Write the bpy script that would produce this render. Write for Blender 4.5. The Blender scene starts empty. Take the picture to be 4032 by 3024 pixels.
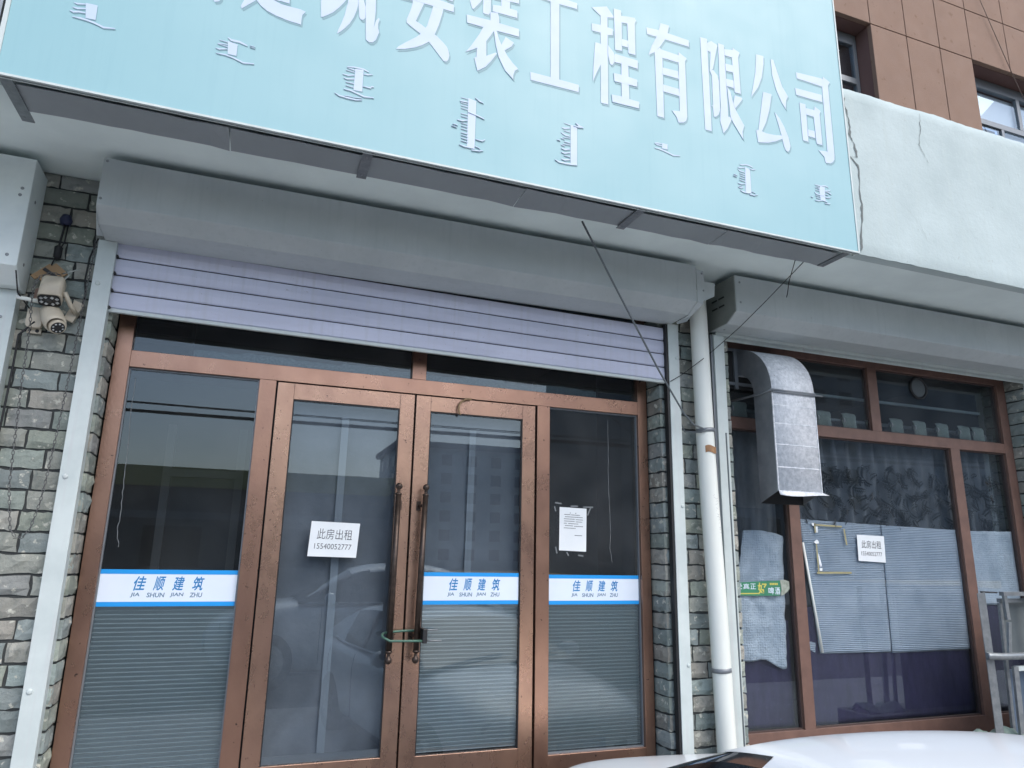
import bpy, bmesh, math, random
from mathutils import Vector, Matrix, noise
from mathutils.geometry import tessellate_polygon
R_ = math.radians
random.seed(7)
scene = bpy.context.scene
COL = scene.collection

# ------------------------------------------------------------------ camera
cd = bpy.data.cameras.new('camera'); cam = bpy.data.objects.new('camera', cd); COL.objects.link(cam)
cd.sensor_width = 36.0; cd.lens = 36.0 * 2790 / 4032; cd.clip_start = 0.02; cd.clip_end = 2000
_a, _b, _c = R_(20.1922), R_(13.6526), R_(-1.0740)
fwd = Vector((math.sin(_a)*math.cos(_b), math.cos(_a)*math.cos(_b), math.sin(_b)))
right = Vector((math.cos(_a), -math.sin(_a), 0)); down = -right.cross(fwd)
r2 = right*math.cos(_c) + down*math.sin(_c); d2 = -right*math.sin(_c) + down*math.cos(_c)
M = Matrix((r2, -d2, -fwd)).transposed().to_4x4(); M.translation = Vector((0, -4.63, 1.65))
cam.matrix_world = M
scene.camera = cam

# ------------------------------------------------------------------ light
SUN_EL, SUN_AZ = 50.0, 152.0        # overcast: a wide soft sun high over the street
w = bpy.data.worlds.new('World'); scene.world = w; w.use_nodes = True
nt = w.node_tree; bg = nt.nodes['Background']; sky = nt.nodes.new('ShaderNodeTexSky')
sky.sky_type = 'NISHITA'; sky.sun_disc = False; sky.sun_elevation = R_(SUN_EL); sky.sun_rotation = R_(SUN_AZ)
sky.air_density = 1.0; sky.dust_density = 2.6; sky.ozone_density = 1.5
nt.links.new(sky.outputs[0], bg.inputs[0]); bg.inputs[1].default_value = 0.15
sd = bpy.data.lights.new('sun', 'SUN'); sd.energy = 1.0; sd.angle = R_(60); sd.color = (1.0, 0.99, 0.96)
so = bpy.data.objects.new('sun', sd); COL.objects.link(so)
_el, _az = R_(SUN_EL), R_(SUN_AZ)
sdir = Vector((math.sin(_az)*math.cos(_el), math.cos(_az)*math.cos(_el), math.sin(_el)))
so.rotation_euler = sdir.to_track_quat('Z', 'Y').to_euler()
scene.view_settings.view_transform = 'Standard'; scene.view_settings.look = 'None'
scene.view_settings.exposure = 0.95; scene.view_settings.gamma = 1.0
scene.render.engine = 'CYCLES'
scene.cycles.max_bounces = 10; scene.cycles.transparent_max_bounces = 16

# ------------------------------------------------------------------ materials
def nd(t, typ, **kw):
    n = t.nodes.new(typ)
    for k, v in kw.items(): setattr(n, k, v)
    return n
def mat(name, c, c2=None, scale=6, rough=.6, metal=0., bump=0., bscale=60, stretch=(1,1,1), lo=.35, hi=.65, spots=None, spot_scale=40, spot_at=.72, streak=None, attr=None, spec=.5, coat=0., rv=True):
    m = bpy.data.materials.new(name); m.use_nodes = True; t = m.node_tree; b = t.nodes['Principled BSDF']; L = t.links.new
    b.inputs['Roughness'].default_value = rough; b.inputs['Metallic'].default_value = metal
    b.inputs['Specular IOR Level'].default_value = spec; b.inputs['Coat Weight'].default_value = coat
    tc = nd(t, 'ShaderNodeTexCoord'); co = tc.outputs['Object']
    mp = nd(t, 'ShaderNodeMapping'); L(co, mp.inputs[0]); mp.inputs['Scale'].default_value = stretch
    cur = None
    def rgb(x): return (*x, 1)
    if attr:
        a = nd(t, 'ShaderNodeAttribute', attribute_name=attr); cur = a.outputs['Color']
    def mixc(cur, fac, col, typ='MIX'):
        mx = nd(t, 'ShaderNodeMix', data_type='RGBA', blend_type=typ)
        L(fac, mx.inputs[0])
        if cur is None: mx.inputs[6].default_value = rgb(c)
        else: L(cur, mx.inputs[6])
        if isinstance(col, tuple): mx.inputs[7].default_value = rgb(col)
        else: L(col, mx.inputs[7])
        return mx.outputs[2]
    def nz(sc, lo, hi, vec, detail=6, rg=.6):
        n = nd(t, 'ShaderNodeTexNoise'); n.inputs['Scale'].default_value = sc; n.inputs['Detail'].default_value = detail; n.inputs['Roughness'].default_value = rg
        L(vec, n.inputs['Vector']); r = nd(t, 'ShaderNodeMapRange'); r.inputs[1].default_value = lo; r.inputs[2].default_value = hi
        L(n.outputs[0], r.inputs[0]); return r.outputs[0]
    if c2: cur = mixc(cur, nz(scale, lo, hi, mp.outputs[0]), c2)
    if streak:
        ms = nd(t, 'ShaderNodeMapping'); L(co, ms.inputs[0]); ms.inputs['Scale'].default_value = (1,1,.05)
        cur = mixc(cur, nz(28, .52, .8, ms.outputs[0]), streak)
    if spots: cur = mixc(cur, nz(spot_scale, spot_at, spot_at+.06, co, 4), spots)
    if cur is None: b.inputs['Base Color'].default_value = rgb(c)
    else: L(cur, b.inputs['Base Color'])
    if rv:
     rr = nz(scale*2.3, .2, .8, mp.outputs[0])
     mr = nd(t, 'ShaderNodeMapRange'); mr.inputs[3].default_value = max(0.02, rough-.1); mr.inputs[4].default_value = min(1, rough+.12); L(rr, mr.inputs[0]); L(mr.outputs[0], b.inputs['Roughness'])
    if bump:
        n = nd(t, 'ShaderNodeTexNoise'); n.inputs['Scale'].default_value = bscale; n.inputs['Detail'].default_value = 8; n.inputs['Roughness'].default_value = .65
        L(mp.outputs[0], n.inputs['Vector']); bp = nd(t, 'ShaderNodeBump'); bp.inputs['Strength'].default_value = bump; bp.inputs['Distance'].default_value = .01
        L(n.outputs[0], bp.inputs['Height']); L(bp.outputs[0], b.inputs['Normal'])
    return m
def glass(name, tint=(.84,.87,.89), ior=1.5, dust=.016, boost=2.0, rough=0.0):
    m = bpy.data.materials.new(name); m.use_nodes = True; t = m.node_tree; L = t.links.new
    t.nodes.remove(t.nodes['Principled BSDF']); out = t.nodes['Material Output']
    tr = nd(t, 'ShaderNodeBsdfTransparent'); tr.inputs[0].default_value = (*tint, 1)
    gl = nd(t, 'ShaderNodeBsdfGlossy'); gl.inputs['Roughness'].default_value = rough; gl.inputs['Color'].default_value = (.80,.93,1.0,1)
    df = nd(t, 'ShaderNodeBsdfDiffuse'); df.inputs[0].default_value = (.5,.52,.52,1)
    fr = nd(t, 'ShaderNodeFresnel'); fr.inputs[0].default_value = ior
    ge = nd(t, 'ShaderNodeNewGeometry')
    inv = nd(t, 'ShaderNodeMath', operation='SUBTRACT'); inv.inputs[0].default_value = boost; L(ge.outputs['Backfacing'], inv.inputs[1])
    sub = nd(t, 'ShaderNodeMath', operation='MULTIPLY'); L(fr.outputs[0], sub.inputs[0])
    bf = nd(t, 'ShaderNodeMath', operation='SUBTRACT'); bf.inputs[0].default_value = 1; L(ge.outputs['Backfacing'], bf.inputs[1])
    mu = nd(t, 'ShaderNodeMath', operation='MULTIPLY'); L(bf.outputs[0], mu.inputs[0]); mu.inputs[1].default_value = boost
    L(mu.outputs[0], sub.inputs[1]); sub.use_clamp = True
    tc = nd(t, 'ShaderNodeTexCoord'); n = nd(t, 'ShaderNodeTexNoise'); n.inputs['Scale'].default_value = 3; n.inputs['Detail'].default_value = 8; L(tc.outputs['Object'], n.inputs['Vector'])
    r = nd(t, 'ShaderNodeMapRange'); r.inputs[1].default_value = .3; r.inputs[2].default_value = .8; r.inputs[3].default_value = dust*.5; r.inputs[4].default_value = dust*1.6; L(n.outputs[0], r.inputs[0])
    dm = nd(t, 'ShaderNodeMath', operation='MULTIPLY'); L(r.outputs[0], dm.inputs[0]); L(bf.outputs[0], dm.inputs[1])
    m1 = nd(t, 'ShaderNodeMixShader'); L(dm.outputs[0], m1.inputs[0]); L(tr.outputs[0], m1.inputs[1]); L(df.outputs[0], m1.inputs[2])
    m2 = nd(t, 'ShaderNodeMixShader'); L(sub.outputs[0], m2.inputs[0]); L(m1.outputs[0], m2.inputs[1]); L(gl.outputs[0], m2.inputs[2])
    L(m2.outputs[0], out.inputs[0]); return m
def bump_pattern(m, kind, scale, strength, dist=.004):
    t = m.node_tree; L = t.links.new; b = t.nodes['Principled BSDF']; tc = nd(t, 'ShaderNodeTexCoord')
    if kind == 'wave':
        n = nd(t, 'ShaderNodeTexWave', bands_direction='Z'); n.inputs['Scale'].default_value = scale; n.inputs['Distortion'].default_value = .6; n.inputs['Detail Scale'].default_value = 2; h = n.outputs[1]
    else:
        n = nd(t, 'ShaderNodeTexVoronoi'); n.inputs['Scale'].default_value = scale; n.inputs['Randomness'].default_value = .35; h = n.outputs[0]
    L(tc.outputs['Object'], n.inputs['Vector']); bp = nd(t, 'ShaderNodeBump'); bp.inputs['Strength'].default_value = strength; bp.inputs['Distance'].default_value = dist
    L(h, bp.inputs['Height']); L(bp.outputs[0], b.inputs['Normal']); return m

WHITE = mat('white_painted_metal', (.58,.645,.63), (.50,.565,.555), scale=5, rough=.42, bump=.05, bscale=30, spots=(.38,.38,.36), spot_scale=55, spot_at=.74, streak=(.52,.54,.54))
HOODM = mat('grey_white_sheet_metal', (.47,.515,.52), (.41,.455,.46), scale=2.2, rough=.5, bump=.16, bscale=5, spots=(.25,.26,.26), spot_scale=40, spot_at=.70, streak=(.39,.435,.44))
SLAT = mat('lavender_slat_metal', (.62,.645,.78), (.53,.555,.68), scale=4, rough=.5, bump=.08, bscale=40, spots=(.36,.36,.40), spot_scale=50, spot_at=.68, streak=(.52,.54,.63), stretch=(.3,1,2))
COPPER = mat('copper_brushed_aluminium', (.44,.275,.195), (.29,.175,.135), scale=2.6, rough=.28, metal=.85, bump=.10, bscale=60, stretch=(1.2,1,.8), lo=.35, hi=.8, spots=(.06,.045,.042), spot_scale=34, spot_at=.665)
COPPERF = mat('worn_red_copper_frame', (.38,.225,.16), (.26,.15,.115), scale=2.2, rough=.30, metal=.85, bump=.10, bscale=60, stretch=(1.2,1,.8), lo=.35, hi=.8, spots=(.06,.045,.042), spot_scale=31, spot_at=.65)
BROWNF = mat('red_brown_window_frame', (.185,.105,.08), (.14,.08,.062), scale=8, rough=.5, bump=.08, bscale=60, spots=(.08,.05,.045), spot_scale=40, spot_at=.71)
BRONZE = mat('dark_bronze', (.085,.062,.05), (.05,.038,.032), scale=30, rough=.38, metal=.7, bump=.1, bscale=80)
BLACKM = mat('black_plastic', (.012,.013,.015), rough=.5)
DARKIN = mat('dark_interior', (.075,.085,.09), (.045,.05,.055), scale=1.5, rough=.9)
SIGNF = mat('light_blue_sign_sheet', (.265,.47,.51), (.25,.455,.50), scale=1.2, rough=.42, bump=.02, bscale=4, streak=(.243,.445,.49))
LETTER = mat('white_sign_letter', (.48,.58,.71), rough=.45)
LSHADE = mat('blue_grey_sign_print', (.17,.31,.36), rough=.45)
SOFFIT = mat('painted_soffit', (.80,.90,.88), (.70,.79,.78), scale=1.6, rough=.85, bump=.1, bscale=25, spots=(.15,.15,.15), spot_scale=18, spot_at=.76)
PANELG = mat('grey_soffit_sheet', (.30,.335,.35), (.27,.30,.315), scale=2, rough=.6, bump=.03, bscale=6, spots=(.1,.1,.1), spot_scale=25, spot_at=.77)
PLASTER = mat('pale_rough_plaster', (.49,.575,.575), (.415,.495,.495), scale=1.8, rough=.92, bump=.38, bscale=24, spots=(.41,.47,.46), spot_scale=34, spot_at=.66, streak=(.46,.54,.53))
CRACK = mat('dark_crack', (.16,.18,.18), rough=1)
BROWNW = mat('orange_brown_render', (.255,.165,.120), (.232,.150,.110), scale=2.5, rough=.85, bump=.25, bscale=70, spots=(.20,.12,.08), spot_scale=9, spot_at=.62)
GREYF = mat('grey_window_frame', (.20,.22,.24), rough=.4, metal=.3)
BRICK = mat('stone_cladding', (.3,.3,.28), rough=.8, attr='Col', c2=(.10,.13,.12), scale=14, lo=.52, hi=.85, bump=.8, bscale=45, spots=(.52,.52,.45), spot_scale=19, spot_at=.60)
MORTAR = mat('dark_mortar', (.045,.05,.05), rough=1, bump=.4, bscale=80)
PVC = mat('white_pvc', (.77,.80,.75), (.71,.74,.69), scale=6, rough=.35, spots=(.35,.34,.3), spot_scale=60, spot_at=.77, stretch=(1,1,.2))
GALV = mat('galvanised_steel', (.78,.81,.85), (.56,.60,.64), scale=34, rough=.7, metal=.2, bump=.15, bscale=14, spots=(.36,.38,.40), spot_scale=90, spot_at=.62)
STEEL = mat('dull_steel', (.30,.32,.33), (.22,.24,.25), scale=20, rough=.45, metal=.7, bump=.05)
PAPER = mat('white_paper', (.78,.82,.84), (.72,.77,.79), scale=5, rough=.8, bump=.05, bscale=10)
INK = mat('dark_ink', (.05,.055,.07), rough=.8)
INKG = mat('grey_ink', (.22,.25,.28), rough=.8)
BLUEB = mat('bright_blue_vinyl', (.012,.30,.74), rough=.4)
BLUET = mat('blue_lettering', (.008,.19,.46), rough=.5)
GREYT = mat('grey_blue_lettering', (.10,.19,.29), rough=.5)
VINYL = mat('white_vinyl', (.72,.80,.90), (.68,.77,.88), scale=4, rough=.4)
BLIND = mat('grey_green_blind', (.36,.42,.43), (.32,.38,.39), scale=3, rough=.55)
LINER = mat('grey_lining_paper', (.185,.20,.225), (.115,.13,.15), scale=2.6, rough=.7, bump=.7, bscale=4)
SEAM = mat('pale_seam_tape', (.25,.28,.31), rough=.5)
FOAM = bump_pattern(mat('bubble_foam', (.64,.70,.78), (.50,.57,.66), scale=4.5, rough=.45), 'wave', 22, 1.0, .006)
FOAMB = bump_pattern(mat('bubble_wrap', (.68,.73,.78), (.50,.56,.62), scale=7, rough=.35), 'vor', 55, 1.0, .006)
NAVY = mat('navy_cloth', (.050,.040,.10), (.030,.026,.068), scale=9, rough=.7, stretch=(2,1,.5), spots=(.11,.12,.19), spot_scale=60, spot_at=.66)
CURT = mat('grey_curtain', (.20,.21,.225), (.14,.15,.16), scale=10, rough=.85, stretch=(1,1,.4))
LEAF = mat('dark_leaf_print', (.045,.050,.055), rough=.9)
GREEN = mat('green_vinyl', (.05,.25,.13), (.05,.21,.12), scale=6, rough=.4)
YELL = mat('yellow_print', (.62,.55,.12), rough=.5)
CREAM = mat('cream_plastic', (.56,.50,.39), (.47,.42,.33), scale=14, rough=.45, spots=(.2,.17,.13), spot_scale=70, spot_at=.72)
CARD = mat('brown_cardboard', (.36,.24,.13), (.30,.20,.11), scale=9, rough=.85)
TAPE = mat('yellowed_tape', (.36,.33,.17), (.30,.28,.17), scale=20, rough=.5)
BTAPE = mat('brown_tape', (.36,.20,.09), (.25,.13,.06), scale=30, rough=.5)
CABLE = mat('black_cable', (.015,.016,.018), rough=.6)
GCABLE = mat('grey_cable', (.12,.14,.15), rough=.6)
GLS = glass('clear_glass')
GLSD = glass('dusty_glass', tint=(.74,.79,.81), dust=.065, boost=1.7)
GLSM = glass('slightly_dusty_glass', tint=(.8,.84,.86), dust=.03)
ASPH = mat('grey_concrete_paving', (.37,.365,.355), (.30,.295,.29), scale=.8, rough=.9, bump=.3, bscale=20)
ROADM = mat('asphalt', (.06,.06,.062), (.05,.05,.052), scale=3, rough=.9, bump=.3, bscale=60)
CARW = mat('white_car_paint', (.80,.84,.86), rough=.35, coat=.6, rv=False)
CARG = mat('car_glass', (.008,.010,.012), rough=.05, spec=.6, rv=False)
TYRE = mat('tyre_rubber', (.02,.02,.021), rough=.8)
CHROME = mat('bright_trim', (.65,.67,.68), rough=.2, metal=1)
LAMPG = mat('lamp_lens', (.5,.53,.55), rough=.1, spec=.8)
LAMPR = mat('red_lamp_lens', (.35,.01,.01), rough=.15)
FARW = mat('pale_far_wall', (.55,.60,.58), (.48,.53,.52), scale=.4, rough=.9)
LOWW = mat('dark_low_wall', (.13,.14,.14), (.10,.11,.11), scale=.4, rough=.9)
OLIVE = mat('olive_fascia', (.36,.36,.10), (.31,.31,.085), scale=.6, rough=.8)
FARG = mat('far_window_glass', (.012,.014,.016), rough=.1)

# ------------------------------------------------------------------ mesh helpers
class MB:
    def __init__(s): s.v=[]; s.f=[]; s.c=[]; s.smooth=set()
    def add(s, vs, fs, col=None, smooth=False):
        o=len(s.v); s.v += [tuple(v) for v in vs]
        for f in fs:
            if smooth: s.smooth.add(len(s.f))
            s.f.append([o+i for i in f]); s.c.append(col)
        return s
    def box(s, x0,x1,y0,y1,z0,z1, col=None):
        vs=[(x,y,z) for x in (x0,x1) for y in (y0,y1) for z in (z0,z1)]
        return s.add(vs,[(0,1,3,2),(4,6,7,5),(0,4,5,1),(2,3,7,6),(0,2,6,4),(1,5,7,3)],col)
    def xbox(s, M, sx,sy,sz):
        vs=[M@Vector((x,y,z)) for x in (-sx/2,sx/2) for y in (-sy/2,sy/2) for z in (-sz/2,sz/2)]
        return s.add(vs,[(0,1,3,2),(4,6,7,5),(0,4,5,1),(2,3,7,6),(0,2,6,4),(1,5,7,3)])
    def profx(s, prof, x0,x1):      # closed (y,z) profile extruded along x
        n=len(prof); vs=[(x0,y,z) for y,z in prof]+[(x1,y,z) for y,z in prof]
        s.add(vs,[(i,(i+1)%n,n+(i+1)%n,n+i) for i in range(n)])
        tri=tessellate_polygon([[Vector((0,y,z)) for y,z in prof]])
        s.add(vs,[tuple(t) for t in tri]); s.add(vs,[tuple(n+i for i in t) for t in tri]); return s
    def prism(s, poly, y0, y1):     # (x,z) outline, y0 front, y1 back
        n=len(poly); vs=[(x,y0,z) for x,z in poly]+[(x,y1,z) for x,z in poly]
        tri=tessellate_polygon([[Vector((x,z,0)) for x,z in poly]])
        s.add(vs,[tuple(t) for t in tri]); s.add(vs,[tuple(n+i for i in t) for t in tri])
        s.add(vs,[(i,(i+1)%n,n+(i+1)%n,n+i) for i in range(n)]); return s
    def tube(s, pts, r, n=8, caps=True, col=None):
        pts=[Vector(p) for p in pts]; rs=r if isinstance(r,(list,tuple)) else [r]*len(pts)
        up=None; rings=[]
        for i,p in enumerate(pts):
            d=(pts[min(i+1,len(pts)-1)]-pts[max(i-1,0)])
            if d.length<1e-9: d=Vector((0,0,1))
            d.normalize()
            if up is None:
                up=Vector((0,0,1)) if abs(d.z)<.9 else Vector((1,0,0))
            a=up-d*up.dot(d)
            if a.length<1e-6: a=d.orthogonal()
            a.normalize(); b=d.cross(a); up=a
            rings.append([p+(a*math.cos(2*math.pi*k/n)+b*math.sin(2*math.pi*k/n))*rs[i] for k in range(n)])
        vs=[v for r_ in rings for v in r_]; fs=[]
        for i in range(len(pts)-1):
            for k in range(n): fs.append((i*n+k,i*n+(k+1)%n,(i+1)*n+(k+1)%n,(i+1)*n+k))
        s.add(vs,fs,col,True)
        if caps:
            s.add(rings[0],[tuple(range(n))[::-1]],col); s.add(rings[-1],[tuple(range(n))],col)
        return s
    def lathe(s, prof, M, n=20):    # (r,h) along local z
        vs=[M@Vector((r*math.cos(2*math.pi*k/n), r*math.sin(2*math.pi*k/n), h)) for r,h in prof for k in range(n)]
        fs=[(i*n+k,i*n+(k+1)%n,(i+1)*n+(k+1)%n,(i+1)*n+k) for i in range(len(prof)-1) for k in range(n)]
        return s.add(vs,fs,None,True)
    def grid(s, fn, nu, nv, smooth=True, close=False):
        vs=[fn(i/nu,j/nv) for i in range(nu+1) for j in range(nv+1)]
        return s.add(vs,[(i*(nv+1)+j,(i+1)*(nv+1)+j,(i+1)*(nv+1)+j+1,i*(nv+1)+j+1) for i in range(nu) for j in range(nv)],None,smooth)
    def build(s, name, m, parent=None, bevel=0., flip=False, fixn=True, solid=0.):
        me=bpy.data.meshes.new(name); me.from_pydata(s.v,[],s.f); 
        if s.smooth: me.polygons.foreach_set('use_smooth',[i in s.smooth for i in range(len(s.f))])
        if any(s.c):
            ca=me.color_attributes.new('Col','FLOAT_COLOR','CORNER'); d=[]
            for p in me.polygons:
                c=s.c[p.index] or (.3,.3,.3)
                d += [*c,1.0]*p.loop_total
            ca.data.foreach_set('color',d)
        if fixn:
            bm=bmesh.new(); bm.from_mesh(me); bmesh.ops.remove_doubles(bm,verts=bm.verts,dist=1e-6)
            bmesh.ops.recalc_face_normals(bm,faces=bm.faces); bm.to_mesh(me); bm.free()
        me.materials.append(m); o=bpy.data.objects.new(name,me); COL.objects.link(o)
        if solid:
            md=o.modifiers.new('thick','SOLIDIFY'); md.thickness=solid; md.offset=0
        if bevel:
            md=o.modifiers.new('bevel','BEVEL'); md.width=bevel; md.segments=2; md.limit_method='ANGLE'; md.angle_limit=R_(40); md.harden_normals=False
        if parent: o.parent=parent
        return o
def tag(o, label, cat, group=None, kind=None):
    o['label']=label; o['category']=cat
    if group: o['group']=group
    if kind: o['kind']=kind
    return o
def thing(name, label, cat, loc=(0,0,0), group=None):
    o=bpy.data.objects.new(name,None); COL.objects.link(o); o.empty_display_size=.1
    o.location=loc; tag(o,label,cat,group); return o
def child(o, parent):      # keep world coordinates of meshes modelled in place
    o.parent=parent; o.matrix_parent_inverse=Matrix.Translation(parent.location).inverted(); return o
def pieces(mb):
    # connected pieces of a mesh builder, each as a builder of its own
    par=list(range(len(mb.v))); key={}
    def fd(i):
        while par[i]!=i: par[i]=par[par[i]]; i=par[i]
        return i
    for i,v in enumerate(mb.v):
        k=tuple(round(c,5) for c in v)
        if k in key: par[fd(i)]=fd(key[k])
        else: key[k]=i
    for f in mb.f:
        for i in f[1:]: par[fd(i)]=fd(f[0])
    gr={}
    for n,f in enumerate(mb.f): gr.setdefault(fd(f[0]),[]).append(n)
    out=[]
    for ns in gr.values():
        q=MB(); mp={}
        for n in ns:
            g=[]
            for i in mb.f[n]:
                if i not in mp: mp[i]=len(q.v); q.v.append(mb.v[i])
                g.append(mp[i])
            if n in mb.smooth: q.smooth.add(len(q.f))
            q.f.append(g); q.c.append(mb.c[n])
        out.append(q)
    return out
def parts(mb, name, m, root, **kw): return [part(q,name,m,root,**kw) for q in pieces(mb)]
def part(mb, name, m, root, **kw):
    return child(mb.build(name,m,None,**kw),root)
def sub(mb, name, m, p, **kw):
    o=mb.build(name,m,None,**kw); o.parent=p
    if p.parent and p.parent.type=='EMPTY': o.matrix_parent_inverse=Matrix()
    return o
def structure(o): o['kind']='structure'; return o
def text_mb(txt, x0, x1, z0, z1, y, bold=0., shear=0., fit='both', M=None):
    cu=bpy.data.curves.new('t','FONT'); cu.body=txt; cu.size=1; cu.offset=bold; cu.shear=shear; cu.resolution_u=3
    o=bpy.data.objects.new('t',cu); COL.objects.link(o)
    dg=bpy.context.evaluated_depsgraph_get(); me=bpy.data.meshes.new_from_object(o.evaluated_get(dg))
    vs=[v.co.copy() for v in me.vertices]; fs=[tuple(p.vertices) for p in me.polygons]
    bpy.data.objects.remove(o); bpy.data.curves.remove(cu); bpy.data.meshes.remove(me)
    mb=MB()
    if not vs: return mb
    ax=min(v.x for v in vs); bx=max(v.x for v in vs); az=min(v.y for v in vs); bz=max(v.y for v in vs)
    sx=(x1-x0)/max(bx-ax,1e-6); sz=(z1-z0)/max(bz-az,1e-6)
    out=[]
    for v in vs:
        p=Vector((x0+(v.x-ax)*sx, y, z0+(v.y-az)*sz)); out.append(M@p if M else p)
    mb.add(out,fs); return mb
def sag(a,b,d,n=14): 
    a=Vector(a); b=Vector(b); return [a.lerp(b,i/n)-Vector((0,0,d*4*(i/n)*(1-i/n))) for i in range(n+1)]
def frame_axes(d, up=(0,0,1)):
    d=Vector(d).normalized(); x=Vector(up).cross(d).normalized(); y=d.cross(x); return Matrix((x,y,d)).transposed().to_4x4()
CAR_LOC=(2.17,-2.77,-.25); CAR_ROT=81
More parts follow.
